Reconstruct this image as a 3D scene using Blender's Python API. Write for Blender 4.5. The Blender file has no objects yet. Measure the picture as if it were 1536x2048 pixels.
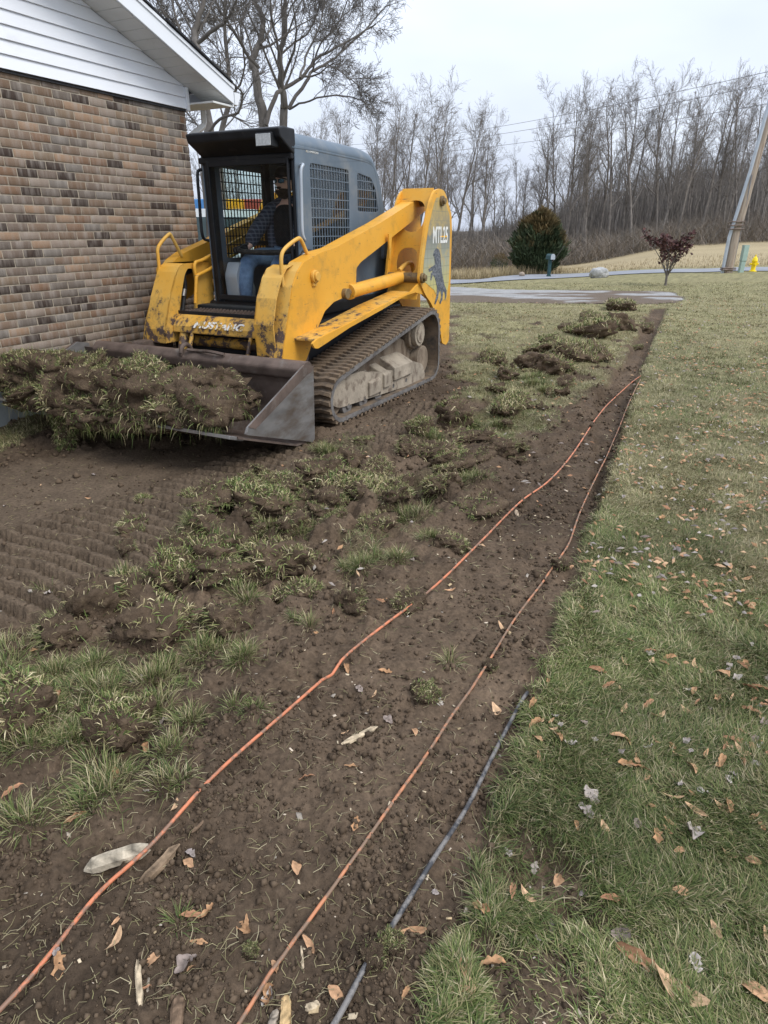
import bpy, bmesh, math, random
import numpy as np
from mathutils import Vector, Matrix
from mathutils.geometry import tessellate_polygon
rnd = random.Random(7)
rng = np.random.default_rng(11)
sc = bpy.context.scene
COL = sc.collection
# ------------------------------------------------------------------ camera, sky, sun, exposure
CAM_H = 1.55
F = 1290.0
TH = math.atan(564 / 1290.0)
cam_d = bpy.data.cameras.new('camera'); cam = bpy.data.objects.new('camera', cam_d); COL.objects.link(cam)
cam_d.sensor_fit = 'VERTICAL'; cam_d.sensor_height = 36.0; cam_d.lens = F / 2048 * 36
cam_d.clip_start = 0.05; cam_d.clip_end = 2000
cam.location = (0, 0, CAM_H); cam.rotation_euler = (math.radians(90) - TH, 0, 0)
sc.camera = cam
SUN_EL, SUN_AZ = math.radians(48), math.radians(125)      # azimuth clockwise from +Y
w = bpy.data.worlds.new('World'); sc.world = w; w.use_nodes = True
nt = w.node_tree; nt.nodes.clear()
N = nt.nodes.new; Lk = nt.links.new
out = N('ShaderNodeOutputWorld'); bg = N('ShaderNodeBackground'); Lk(bg.outputs[0], out.inputs[0])
sky = N('ShaderNodeTexSky'); sky.sky_type = 'NISHITA'; sky.sun_disc = False
sky.sun_elevation = SUN_EL; sky.sun_rotation = SUN_AZ; sky.air_density = 1.5; sky.dust_density = 3.0
tc = N('ShaderNodeTexCoord'); sep = N('ShaderNodeSeparateXYZ'); Lk(tc.outputs['Generated'], sep.inputs[0])
mp = N('ShaderNodeMapping'); mp.inputs['Scale'].default_value = (1.2, 1.2, 3.4); Lk(tc.outputs['Generated'], mp.inputs[0])
nz = N('ShaderNodeTexNoise'); nz.inputs['Scale'].default_value = 1.8; nz.inputs['Detail'].default_value = 4; Lk(mp.outputs[0], nz.inputs[0])
rp = N('ShaderNodeValToRGB'); Lk(nz.outputs[0], rp.inputs[0])
rp.color_ramp.elements[0].position = .3; rp.color_ramp.elements[0].color = (5.2, 5.75, 7.0, 1)
rp.color_ramp.elements[1].position = .72; rp.color_ramp.elements[1].color = (6.9, 7.45, 8.5, 1)
mr = N('ShaderNodeMapRange'); mr.inputs['From Min'].default_value = 0; mr.inputs['From Max'].default_value = 1
mr.inputs['To Min'].default_value = 1.0; mr.inputs['To Max'].default_value = 2.0; Lk(sep.outputs[2], mr.inputs[0])
ml = N('ShaderNodeVectorMath'); ml.operation = 'SCALE'; Lk(rp.outputs[0], ml.inputs[0]); Lk(mr.outputs[0], ml.inputs['Scale'])
mx = N('ShaderNodeMixRGB'); mx.inputs[0].default_value = .9; Lk(sky.outputs[0], mx.inputs[1]); Lk(ml.outputs[0], mx.inputs[2])
Lk(mx.outputs[0], bg.inputs[0]); bg.inputs[1].default_value = 0.095
sd = bpy.data.lights.new('sun', 'SUN'); sun = bpy.data.objects.new('sun', sd); COL.objects.link(sun)
sd.energy = 1.5; sd.angle = math.radians(25); sd.color = (1, .97, .92)
sun.rotation_euler = (math.radians(90) - SUN_EL, 0, math.pi - SUN_AZ)
sc.view_settings.view_transform = 'Standard'; sc.view_settings.look = 'None'; sc.view_settings.exposure = 0.48
sc.view_settings.gamma = 1; sc.view_settings.use_curve_mapping = False
sc.cycles.max_bounces = 6; sc.cycles.transparent_max_bounces = 12

# ------------------------------------------------------------------ survey helpers (points of the place measured from the photograph)
cT, sT = math.cos(TH), math.sin(TH)
def ray(u, v):
    y = 1024 - v
    d = Vector((u - 768, F * cT + y * sT, y * cT - F * sT)); return d / d.y
def gp(u, v, z=0.0):
    d = ray(u, v); t = (z - CAM_H) / d.z; return Vector((d.x * t, d.y * t, z))
def at_dist(u, v, D):
    d = ray(u, v); return Vector((0, 0, CAM_H)) + d * D
MAZ = math.radians(27.0)
Mf = Vector((-math.sin(MAZ), -math.cos(MAZ), 0)); Ml = Vector((math.cos(MAZ), -math.sin(MAZ), 0))
M0 = gp(660, 862)
def lp(u, v, Y):
    o = Vector((0, 0, CAM_H)); d = ray(u, v); p0 = M0 + Ml * Y
    t = (p0 - o).dot(Ml) / d.dot(Ml); q = o + d * t
    return ((q - M0).dot(Mf), q.z)
def LPS(Y, pts): return [lp(u, v, Y) for u, v in pts]

# ------------------------------------------------------------------ noise
_perm = np.random.default_rng(5).random((256, 256))
def vnoise(x, y):
    x = np.asarray(x, float); y = np.asarray(y, float)
    xi = np.floor(x).astype(int); yi = np.floor(y).astype(int); fx = x - xi; fy = y - yi
    fx = fx * fx * (3 - 2 * fx); fy = fy * fy * (3 - 2 * fy)
    a = _perm[xi & 255, yi & 255]; b = _perm[(xi + 1) & 255, yi & 255]
    c = _perm[xi & 255, (yi + 1) & 255]; d = _perm[(xi + 1) & 255, (yi + 1) & 255]
    return (a + (b - a) * fx) * (1 - fy) + (c + (d - c) * fx) * fy
def fbm(x, y, s, o=4, off=0.0):
    v = 0; a = .5; t = 0; c, s_ = .8, .6
    x = np.asarray(x, float) * s + off * 17.3; y = np.asarray(y, float) * s + off * 9.1
    for i in range(o):
        v = v + a * vnoise(x, y); t += a; a *= .5
        x, y = (x * c - y * s_) * 2.03 + 5.2, (x * s_ + y * c) * 2.03 + 1.3
    return v / t
def sstep(a, b, x):
    t = np.clip((np.asarray(x, float) - a) / (b - a), 0, 1); return t * t * (3 - 2 * t)
def sdist(px, py, poly):           # signed distance, positive inside
    px = np.asarray(px, float); py = np.asarray(py, float)
    d = np.full(px.shape, 1e9); ins = np.zeros(px.shape, bool); n = len(poly)
    for i in range(n):
        x0, y0 = poly[i]; x1, y1 = poly[(i + 1) % n]
        ex, ey = x1 - x0, y1 - y0; L2 = ex * ex + ey * ey + 1e-12
        t = np.clip(((px - x0) * ex + (py - y0) * ey) / L2, 0, 1)
        d = np.minimum(d, np.hypot(px - x0 - t * ex, py - y0 - t * ey))
        c = ((y0 > py) != (y1 > py)) & (px < ex * (py - y0) / (ey if abs(ey) > 1e-9 else 1e-9) + x0)
        ins ^= c
    return np.where(ins, d, -d)
def P2(pts): return [tuple(gp(u, v)[:2]) for u, v in pts]
# ------------------------------------------------------------------ zones of the ground
EDGE = P2([(1340, 608), (1318, 655), (1296, 705), (1265, 790), (1240, 880), (1200, 1000), (1165, 1100), (1125, 1230), (1090, 1330), (1050, 1420), (1020, 1560), (965, 1640), (950, 1760), (900, 1900), (865, 2040)])
LAWN = [(7.6, 17.5), (6.9, 15.9)] + EDGE + [(0.02, 0.5), (-.1, -6), (60, -6), (60, 17.5)]
TRENCH = P2([(1302, 615), (1335, 612), (1296, 705), (1240, 880), (1200, 1000), (1190, 950), (1195, 790), (1250, 720)])
MIDG = P2([(900, 612), (1296, 612), (1268, 690), (1230, 750), (1150, 800), (1060, 860), (1000, 890), (950, 860), (930, 790), (905, 740)])
LEFTG = P2([(-200, 1260), (120, 1280), (390, 1300), (420, 1370), (360, 1440), (250, 1500), (220, 1640), (150, 1640), (120, 1500), (-200, 1560)])
CENG = P2([(600, 890), (700, 870), (800, 950), (960, 960), (900, 1010), (800, 1060), (740, 1120), (660, 1160), (520, 1190), (400, 1180), (340, 1080), (460, 1010), (600, 970)])
WALLG = P2([(-300, 880), (0, 858), (80, 838), (90, 860), (0, 905), (-300, 960)])
TREAD = P2([(-300, 1090), (0, 1060), (180, 1010), (420, 925), (640, 880), (840, 800), (960, 800), (800, 880), (600, 960), (430, 1010), (330, 1090), (290, 1180), (100, 1230), (-300, 1300)])
SMOOTH = P2([(-300, 980), (0, 930), (150, 900), (620, 860), (420, 925), (180, 1010), (0, 1060), (-300, 1090)])
PATCH = P2([(860, 2200), (880, 1900), (950, 1700), (1060, 1660), (1180, 1720), (1260, 1850), (1200, 2048), (1150, 2200)])
BAND = P2([(60, 2048), (340, 1700), (700, 1330), (1040, 1020), (1200, 850), (1290, 700), (1240, 880), (1165, 1100), (1050, 1420), (950, 1760), (865, 2040), (840, 2200), (-200, 2200)])
DRIVE = [(-8, 16.4), (1.6, 16.35), (4.2, 16.0), (6.6, 15.8), (7.4, 17.0), (8.25, 19.4), (6.0, 19.9), (3.2, 20.6), (1.2, 22.5), (1.5, 27.5), (0.5, 33), (-8, 33)]
TY = [-10, 13, 24, 36, 60, 120, 900]; TR = [-3, -.2, .13, .24, .45, .53, 1.5]
TZ = np.array([[0] * 7, [0] * 7, [-.1, -.12, -.14, -.15, -.14, -.12, .1], [-.8, -.85, -.8, -.72, -.4, -.3, .1],
      [-1.7, -1.75, -1.7, -1.2, .39, .6, 1.2], [-1.5, -1.3, -.6, 1.0, 4.0, 4.6, 5], [-1, -1, 0, 3, 6, 7, 7]], float)
def terrain(x, y):
    x = np.asarray(x, float); y = np.asarray(y, float)
    r = np.clip(x / np.maximum(y, 4), -2.9, 1.49); yy = np.clip(y, -9.9, 899)
    def ix(v, T):
        i = np.clip(np.searchsorted(T, v, side='right') - 1, 0, len(T) - 2); T = np.array(T, float)
        return i, (v - T[i]) / (T[i + 1] - T[i])
    i, f = ix(yy, TY); j, g = ix(r, TR)
    f = f * .5 + .5 * f * f * (3 - 2 * f); g = g * g * (3 - 2 * g)
    return (TZ[i, j] * (1 - f) + TZ[i + 1, j] * f) * (1 - g) + (TZ[i, j + 1] * (1 - f) + TZ[i + 1, j + 1] * f) * g
def zones(x, y):
    n = (fbm(x, y, 5, 3) - .5); n2 = (fbm(x, y, 16, 3, 2) - .5)
    near = sstep(14, 12, y)
    lawn = sstep(-.03, .04, sdist(x, y, LAWN) + n2 * .12)
    bare = sstep(.62, .72, fbm(x, y, 2.6, 4, 4)) * sstep(2.4, 1.2, y) * sstep(1.0, .45, x)   # thin muddy spots in the near corner of the lawn
    lawn = lawn * (1 - .85 * bare)
    pt = sstep(-.05, .08, sdist(x, y, PATCH) + n * .35); lawn = lawn * (1 - .95 * pt * sstep(.36, .50, fbm(x, y, 6, 3, 17)))
    far = np.maximum(sstep(13.2, 14.0, y), sstep(-2.5, -4, x) * sstep(8.5, 9.5, y))
    mid = sstep(-.1, .15, sdist(x, y, MIDG) + n * .5) * sstep(.34, .5, fbm(x, y, 2.2, 4, 7) + .08)
    lf = sstep(-.02, .04, sdist(x, y, LEFTG) + n * .3) * sstep(.46, .60, fbm(x, y, 7, 3, 8))
    ce = sstep(-.05, .1, sdist(x, y, CENG) + n * .4) * sstep(.54, .66, fbm(x, y, 5, 3, 9))
    wg = sstep(-.05, .08, sdist(x, y, WALLG) + n2 * .2)
    tr = sstep(-.04, .03, sdist(x, y, TRENCH) + n2 * .08)
    g = np.maximum.reduce([lawn, far, mid, lf * .26, ce * .32, wg * .9])
    g = g * (1 - tr * (1 - lawn))
    return g, lawn, mid, tr
def ground_z(x, y, fine=True):
    x = np.asarray(x, float); y = np.asarray(y, float)
    g, lawn, mid, tr = zones(x, y)
    z = terrain(x, y)
    near = sstep(17, 12, y) * sstep(-6, -1, y)
    dirt = (1 - g) * near
    z = z + near * .03 * (fbm(x, y, .9, 3, 3) - .5)
    ds = sdist(x, y, SMOOTH); dt = sdist(x, y, TREAD)
    sm = sstep(-.1, .15, ds) ; td = sstep(-.08, .12, dt)
    lump = fbm(x, y, 5.5, 4, 12); lump2 = np.abs(fbm(x, y, 13, 4, 13) - .5) * 2
    flat_ = .5 * sstep(-.12, .1, sdist(x, y, BAND)); relief = 1 - flat_
    relief = relief + 1.3 * sstep(-.25, .15, sdist(x, y, CENG))
    z = z + relief * dirt * (1 - .85 * sm) * (1 - .85 * td) * ((lump - .5) * .14 + (lump2 - .3) * .045)
    z = z + dirt * (1 - .6 * sm) * (fbm(x, y, 45, 3, 14) - .5) * .016
    a = -(x * Mf.x + y * Mf.y) + .035 * fbm(x, y, 3.0, 3, 20) + .03 * np.sin(3 * (x * Ml.x + y * Ml.y))
    lat = x * Ml.x + y * Ml.y + .01 * fbm(x, y, 4, 2, 22); pad = np.floor(lat / .17); ph = a / .098 + .05 * np.sin(pad * 2.3)
    bar = np.abs((ph % 1) - .5) * 2
    z = z + dirt * td * (sstep(.42, .55, bar) * .075 - .035 - .02 * sstep(.42, .5, np.abs(lat / .17 - pad - .5))) * (.5 + .8 * fbm(x, y, 2.2, 2, 21)) 
    z = z - near * sm * .035 - near * td * .02
    z = z + near * .025 * lawn + near * lawn * (fbm(x, y, 8, 3, 30) - .5) * .02
    z = z - near * tr * .085 * (1 - lawn)
    b = 1 - sstep(.0, .14, np.abs(sdist(x, y, LAWN)))
    z = z - dirt * b * .018
    z = z + near * mid * (fbm(x, y, 3, 3, 31) - .5) * .10
    return z
def gz(x, y): return float(ground_z(np.array([x]), np.array([y]))[0])
def tz(x, y): return float(terrain(np.array([x]), np.array([y]))[0])
def gt(u, v):                       # where the sight line through a photo point meets the terrain
    d = ray(u, v); lo = .5
    t = .5
    while t < 400:
        p = Vector((0, 0, CAM_H)) + d * t
        if p.z < tz(p.x, p.y): break
        t *= 1.01
    a, b = t / 1.01, t
    for _ in range(12):
        m = (a + b) / 2; p = Vector((0, 0, CAM_H)) + d * m
        if p.z < tz(p.x, p.y): b = m
        else: a = m
    p = Vector((0, 0, CAM_H)) + d * b; p.z = tz(p.x, p.y); return p

# ------------------------------------------------------------------ materials
def newmat(name):
    m = bpy.data.materials.new(name); m.use_nodes = True; nt = m.node_tree; b = nt.nodes['Principled BSDF']; return m, nt, b
def node(nt, typ, ins=None, **kw):
    n = nt.nodes.new(typ)
    for k, v in kw.items(): setattr(n, k, v)
    for k, v in (ins or {}).items():
        if hasattr(v, 'node'): nt.links.new(v, n.inputs[k])
        else: n.inputs[k].default_value = v
    return n
def ramp(nt, fac, stops):
    r = nt.nodes.new('ShaderNodeValToRGB'); nt.links.new(fac, r.inputs[0]); e = r.color_ramp.elements
    while len(e) < len(stops): e.new(.5)
    for i, (p, c) in enumerate(stops):
        e[i].position = p; e[i].color = (*c, 1) if len(c) == 3 else c
    return r.outputs[0]
def g3(v): return (v, v, v)
def noise(nt, vec, scale, detail=4, rough=.55): 
    return node(nt, 'ShaderNodeTexNoise', {'Vector': vec, 'Scale': scale, 'Detail': detail, 'Roughness': rough}).outputs[0]
def mix(nt, f, a, b, mode='MIX'):
    n = nt.nodes.new('ShaderNodeMixRGB'); n.blend_type = mode
    for i, v in enumerate((f, a, b)):
        if hasattr(v, 'node'): nt.links.new(v, n.inputs[i])
        else: n.inputs[i].default_value = v if i == 0 else (*v, 1)
    return n.outputs[0]
def bump(nt, b, h, strength=.4, dist=.01):
    n = node(nt, 'ShaderNodeBump', {'Height': h, 'Strength': strength, 'Distance': dist}); nt.links.new(n.outputs[0], b.inputs['Normal'])
def simple(name, base, rough=.7, metal=0.0, var=.25, scale=8, dirt=None, dirt_lo=.55, dirt_hi=.7, dscale=5, bmp=.15, bdist=.004, spec=.3, stretch=None):
    m, nt, b = newmat(name)
    tc = node(nt, 'ShaderNodeTexCoord').outputs['Object']
    if stretch: tc = node(nt, 'ShaderNodeMapping', {'Vector': tc, 'Scale': stretch}).outputs[0]
    n1 = noise(nt, tc, scale, 5)
    c = ramp(nt, n1, [(.3, tuple(v * (1 - var) for v in base)), (.7, tuple(min(1, v * (1 + var)) for v in base))])
    if dirt:
        n2 = noise(nt, tc, dscale, 7, .65)
        f = ramp(nt, n2, [(dirt_lo, g3(0)), (dirt_hi, g3(1))])
        c = mix(nt, f, c, dirt)
    nt.links.new(c, b.inputs['Base Color'])
    b.inputs['Roughness'].default_value = rough; b.inputs['Metallic'].default_value = metal; b.inputs['Specular IOR Level'].default_value = spec
    if bmp: bump(nt, b, noise(nt, tc, scale * 6, 4), bmp, bdist)
    return m
def attr_mat(name, rough=.9, fine=60, var=.35, trans=0.0, bmp=.5, bdist=.01, spec=.15):
    m, nt, b = newmat(name)
    a = node(nt, 'ShaderNodeAttribute', attribute_name='col').outputs['Color']
    tc = node(nt, 'ShaderNodeTexCoord').outputs['Object']
    if fine:
        n = noise(nt, tc, fine, 4, .65)
        k = ramp(nt, n, [(.28, g3(1 - var)), (.72, g3(1 + var))])
        a = mix(nt, 1.0, a, k, 'MULTIPLY')
        if bmp: bump(nt, b, n, bmp, bdist)
    nt.links.new(a, b.inputs['Base Color']); b.inputs['Roughness'].default_value = rough; b.inputs['Specular IOR Level'].default_value = spec
    return m
M = {}
def build_mats():
    # worn machine paint
    m, nt, b = newmat('yellow_paint'); tc = node(nt, 'ShaderNodeTexCoord').outputs['Object']
    base = ramp(nt, noise(nt, tc, 1.7, 4), [(.3, (.66, .32, .03)), (.55, (.72, .36, .04)), (.72, (.64, .40, .09))])
    dirtf = ramp(nt, noise(nt, tc, 5.5, 8, .7), [(.5, g3(0)), (.78, g3(.75))])
    c = mix(nt, dirtf, base, (.30, .19, .05))
    chips = ramp(nt, noise(nt, tc, 22, 6, .7), [(.66, g3(0)), (.685, g3(1))])
    c = mix(nt, chips, c, (.09, .055, .035))
    st = node(nt, 'ShaderNodeMapping', {'Vector': tc, 'Scale': (3, 3, 40), 'Rotation': (.3, .7, 0)}).outputs[0]
    scr = ramp(nt, noise(nt, st, 2.2, 3, .6), [(.69, g3(0)), (.705, g3(.8))])
    c = mix(nt, scr, c, (.2, .13, .06))
    nt.links.new(c, b.inputs['Base Color']); b.inputs['Roughness'].default_value = .5; b.inputs['Specular IOR Level'].default_value = .35
    bump(nt, b, noise(nt, tc, 30, 5), .12, .004); M['yellow'] = m
    m, nt, b = newmat('worn_yellow_paint'); tc = node(nt, 'ShaderNodeTexCoord').outputs['Object']
    sepz = node(nt, 'ShaderNodeSeparateXYZ', {0: tc}).outputs[2]
    base = ramp(nt, noise(nt, tc, 3, 4), [(.3, (.66, .32, .025)), (.7, (.62, .38, .09))])
    hgt = node(nt, 'ShaderNodeMapRange', {0: sepz, 1: .45, 2: 1.2, 3: .22, 4: -.03}).outputs[0]
    nn = node(nt, 'ShaderNodeMath', {0: noise(nt, tc, 11, 9, .72), 1: hgt}, operation='ADD').outputs[0]
    c = mix(nt, ramp(nt, nn, [(.55, g3(0)), (.72, g3(.9))]), base, (.24, .155, .055))
    c = mix(nt, ramp(nt, nn, [(.655, g3(0)), (.68, g3(1))]), c, (.085, .055, .045))
    c = mix(nt, ramp(nt, noise(nt, tc, 17, 6, .6), [(.72, g3(0)), (.74, g3(.8))]), c, (.6, .6, .58))
    nt.links.new(c, b.inputs['Base Color']); b.inputs['Roughness'].default_value = .6; bump(nt, b, nn, .25, .006); M['wyellow'] = m
    M['grey'] = simple('grey_cab_paint', (.11, .145, .18), .5, 0, .12, 3, (.20, .21, .21), .5, .8, 4, .08)
    M['black'] = simple('black_frame_paint', (.012, .013, .015), .5, 0, .3, 6, (.06, .055, .05), .6, .8, 8, .1)
    M['inner'] = simple('dark_cab_lining', (.018, .02, .021), .75, 0, .3, 6, (.05, .045, .04), .6, .8, 8, .1)
    M['steel'] = simple('bare_bucket_steel', (.25, .24, .23), .42, .55, .3, 4, (.13, .09, .06), .45, .72, 3.5, .25, .003, stretch=(1, 1, 2.5))
    M['rust'] = simple('rusty_brown_steel', (.135, .10, .082), .58, .25, .35, 7, (.22, .19, .165), .55, .75, 9, .3, .004)
    M['rubber'] = simple('track_rubber', (.055, .05, .045), .85, 0, .35, 12, (.18, .13, .085), .33, .55, 7, .5, .01)
    M['rubber_edge'] = simple('dusty_rubber_edge', (.16, .15, .14), .85, 0, .3, 10, (.08, .07, .065), .5, .65, 9, .3, .006)
    M['mud'] = simple('dried_mud_coating', (.21, .165, .12), .95, 0, .3, 6, (.12, .085, .06), .48, .62, 9, .7, .02, stretch=(1, 1, .35))
    M['mudlt'] = simple('pale_dried_mud', (.33, .28, .215), .95, 0, .25, 5, (.15, .115, .085), .5, .66, 9, .5, .01)
    M['hose'] = simple('black_rubber_hose', (.02, .02, .02), .5, 0, .3, 20, (.1, .085, .07), .55, .75, 20, .1)
    M['chrome'] = simple('fitting_metal', (.42, .40, .36), .35, .9, .2, 20, (.15, .13, .10), .5, .7, 20, .1)
    M['pin'] = simple('pin_metal', (.22, .16, .08), .5, .4, .3, 20, (.08, .06, .05), .5, .7, 20, .2)
    M['lens'] = simple('lamp_lens', (.48, .49, .48), .25, 0, .2, 60, None, bmp=.5)
    M['decal'] = simple('white_lettering', (.72, .72, .68), .6, 0, .1, 20, (.55, .40, .15), .55, .7, 14, 0)
    M['decalgrey'] = simple('grey_decal_print', (.09, .10, .115), .6, 0, .5, 25, (.20, .21, .23), .5, .6, 50, 0)
    m, nt, b = newmat('worn_white_lettering'); tc = node(nt, 'ShaderNodeTexCoord').outputs['Object']
    c = mix(nt, ramp(nt, noise(nt, tc, 24, 6, .7), [(.49, g3(0)), (.53, g3(1))]), (.66, .66, .64), (.42, .26, .05))
    nt.links.new(c, b.inputs['Base Color']); b.inputs['Roughness'].default_value = .6; M['worntext'] = m
    m, nt, b = newmat('faded_rear_decal'); tc = node(nt, 'ShaderNodeTexCoord').outputs['Object']
    sz = node(nt, 'ShaderNodeSeparateXYZ', {0: tc})
    c = ramp(nt, node(nt, 'ShaderNodeMapRange', {0: sz.outputs[2], 1: .85, 2: 1.75}).outputs[0], [(0, (.62, .38, .06)), (.12, (.48, .44, .16)), (.45, (.33, .34, .25)), (.72, (.17, .18, .17)), (1, (.40, .30, .12))])
    gx = node(nt, 'ShaderNodeMath', {0: sz.outputs[0], 1: 11.0}, operation='MULTIPLY').outputs[0]; gzz = node(nt, 'ShaderNodeMath', {0: sz.outputs[2], 1: 11.0}, operation='MULTIPLY').outputs[0]
    fx = node(nt, 'ShaderNodeMath', {0: gx}, operation='FRACT').outputs[0]; fz = node(nt, 'ShaderNodeMath', {0: gzz}, operation='FRACT').outputs[0]
    mn = node(nt, 'ShaderNodeMath', {0: fx, 1: fz}, operation='MINIMUM').outputs[0]
    c = mix(nt, ramp(nt, mn, [(.07, g3(.55)), (.10, g3(0))]), c, (.16, .17, .13))
    c = mix(nt, ramp(nt, noise(nt, tc, 7, 6, .7), [(.5, g3(0)), (.62, g3(.7))]), c, (.50, .36, .12))
    nt.links.new(c, b.inputs['Base Color']); b.inputs['Roughness'].default_value = .55; M['rdecal'] = m
    def glass(name, tint, refl):
        m = bpy.data.materials.new(name); m.use_nodes = True; nt = m.node_tree; nt.nodes.clear()
        o = nt.nodes.new('ShaderNodeOutputMaterial'); t = node(nt, 'ShaderNodeBsdfTransparent', {0: (*tint, 1)}); g = node(nt, 'ShaderNodeBsdfGlossy', {'Color': (1, 1, 1, 1), 'Roughness': .03})
        lw_ = node(nt, 'ShaderNodeLayerWeight', {'Blend': .5}).outputs['Facing']; p5 = node(nt, 'ShaderNodeMath', {0: lw_, 1: 4.0}, operation='POWER').outputs[0]
        f2 = node(nt, 'ShaderNodeMath', {0: p5, 1: .9 * refl, 2: .035 * refl}, operation='MULTIPLY_ADD').outputs[0]
        x = node(nt, 'ShaderNodeMixShader', {0: f2, 1: t.outputs[0], 2: g.outputs[0]}); nt.links.new(x.outputs[0], o.inputs[0]); return m
    M['glass'] = glass('cab_glass', (.86, .93, .90), 1.0); M['doorglass'] = glass('door_glass', (.96, .97, .97), .35)
    M['carglass'] = simple('car_window_glass', (.07, .10, .11), .08, 0, .1, 3, None, bmp=0, spec=.8)
    M['siding'] = simple('white_siding', (.78, .80, .83), .55, 0, .03, 2, (.70, .71, .72), .6, .8, 3, .02)
    M['soffit'] = simple('beige_white_soffit', (.66, .66, .63), .6, 0, .06, 4, (.5, .49, .45), .6, .8, 6, .03)
    M['trimw'] = simple('white_trim', (.76, .78, .80), .5, 0, .03, 2, None, bmp=.02)
    M['shingle'] = simple('black_shingle', (.035, .035, .037), .95, 0, .5, 60, None, bmp=.6)
    M['mortar'] = simple('mortar', (.36, .31, .24), .95, 0, .25, 20, None, bmp=.4)
    M['concrete'] = simple('foundation_concrete', (.30, .32, .31), .9, 0, .15, 5, (.22, .20, .17), .55, .75, 6, .3)
    m, nt, b = newmat('brick'); tc = node(nt, 'ShaderNodeTexCoord').outputs['Object']
    a = node(nt, 'ShaderNodeAttribute', attribute_name='col').outputs['Color']
    oi = node(nt, 'ShaderNodeObjectInfo').outputs['Random']
    off = node(nt, 'ShaderNodeVectorMath', {0: tc, 1: node(nt, 'ShaderNodeCombineXYZ', {0: node(nt, 'ShaderNodeMath', {0: oi, 1: 91.7}, operation='MULTIPLY').outputs[0]}).outputs[0]}, operation='ADD').outputs[0]
    st = node(nt, 'ShaderNodeMapping', {'Vector': off, 'Scale': (13, 2, 2)}).outputs[0]
    s = noise(nt, st, 1.0, 3, .6)
    c = mix(nt, ramp(nt, s, [(.46, g3(0)), (.66, g3(.6))]), a, (.34, .30, .26))
    c = mix(nt, ramp(nt, s, [(.30, g3(.35)), (.45, g3(0))]), c, (.19, .145, .11))
    f = noise(nt, off, 160, 3, .7)
    c = mix(nt, 1.0, c, ramp(nt, f, [(.3, g3(.78)), (.7, g3(1.2))]), 'MULTIPLY')
    nt.links.new(c, b.inputs['Base Color']); b.inputs['Roughness'].default_value = .9; b.inputs['Specular IOR Level'].default_value = .15; bump(nt, b, f, .4, .003); M['brick'] = m
    M['ground'] = attr_mat('soil_and_turf', .95, 55, .38, bmp=.7, bdist=.012)
    M['grass'] = attr_mat('grass_blades', .65, 0, spec=.25)
    M['soil'] = simple('clod_soil', (.088, .062, .041), .95, 0, .45, 14, (.13, .095, .06), .52, .7, 25, .9, .02, spec=.1)
    M['crumb'] = attr_mat('soil_crumb', .95, 0, spec=.1)
    M['leaf'] = attr_mat('dead_leaf', .75, 70, .3, bmp=.4, bdist=.002)
    M['chip'] = attr_mat('wood_chip', .85, 90, .3, bmp=.5, bdist=.002)
    M['barkfar'] = simple('grey_brown_bark', (.185, .165, .145), .95, 0, .3, 3, None, bmp=.2, spec=.1)
    M['barknear'] = simple('grey_maple_bark', (.12, .108, .096), .95, 0, .3, 5, (.19, .175, .16), .5, .7, 3, .6, .02, spec=.1, stretch=(1, 1, .3))
    M['scrub'] = attr_mat('scrub_twigs', .95, 0, spec=.05)
    M['gravel'] = attr_mat('driveway_gravel', .95, 30, .35, bmp=.6, bdist=.01)
    M['asphalt'] = simple('road_asphalt', (.24, .25, .27), .9, 0, .12, 1.5, (.3, .3, .3), .5, .8, .6, .2)
    M['rock'] = simple('boulder_stone', (.36, .36, .35), .9, 0, .35, 5, (.2, .17, .13), .55, .7, 4, .8, .03)
    M['teal'] = simple('dark_teal_plastic', (.02, .06, .065), .5, 0, .2, 6, None, bmp=.05)
    M['white'] = simple('white_vehicle_paint', (.74, .78, .80), .3, 0, .03, 2, None, bmp=0, spec=.5)
    M['ylw'] = simple('bright_yellow_paint', (.85, .62, .01), .45, 0, .08, 5, None, bmp=.05)
    M['orangeylw'] = simple('orange_yellow_paint', (.85, .45, .03), .5, 0, .1, 1, None, bmp=.05)
    M['red'] = simple('red_paint', (.42, .10, .08), .5, 0, .1, 1, None, bmp=.05)
    M['blue'] = simple('blue_paint', (.08, .25, .55), .5, 0, .1, 1, None, bmp=.05)
    M['pedestal'] = simple('pale_green_plastic', (.33, .44, .38), .6, 0, .08, 4, None, bmp=.05)
    M['pole'] = simple('weathered_pole_wood', (.34, .28, .22), .9, 0, .25, 5, (.2, .13, .09), .5, .7, 6, .5, .01, stretch=(3, 3, .25))
    M['galv'] = simple('galvanised_conduit', (.42, .46, .50), .45, .3, .1, 4, None, bmp=.05)
    M['wire'] = simple('overhead_wire', (.20, .20, .21), .7, 0, .1, 4, None, bmp=0)
    M['skin'] = simple('skin', (.68, .42, .32), .6, 0, .1, 12, None, bmp=.05)
    M['beard'] = simple('dark_beard_hair', (.03, .018, .012), .8, 0, .4, 60, None, bmp=.6)
    M['cap'] = simple('black_cap_cloth', (.012, .014, .02), .8, 0, .2, 60, None, bmp=.2)
    M['tee'] = simple('black_tee_cloth', (.010, .011, .013), .85, 0, .3, 12, None, bmp=.4)
    M['shades'] = simple('mirrored_lens', (.05, .15, .25), .1, .8, .6, 30, None, bmp=0)
    M['glove'] = simple('black_glove', (.012, .012, .012), .7, 0, .3, 30, (.08, .075, .07), .55, .65, 30, .3)
    M['boot'] = simple('brown_boot_leather', (.05, .03, .02), .7, 0, .3, 12, None, bmp=.3)
    m, nt, b = newmat('blue_denim'); tc = node(nt, 'ShaderNodeTexCoord').outputs['Object']
    c = ramp(nt, noise(nt, tc, 9, 5, .65), [(.3, (.045, .09, .17)), (.7, (.16, .25, .38))])
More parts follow.
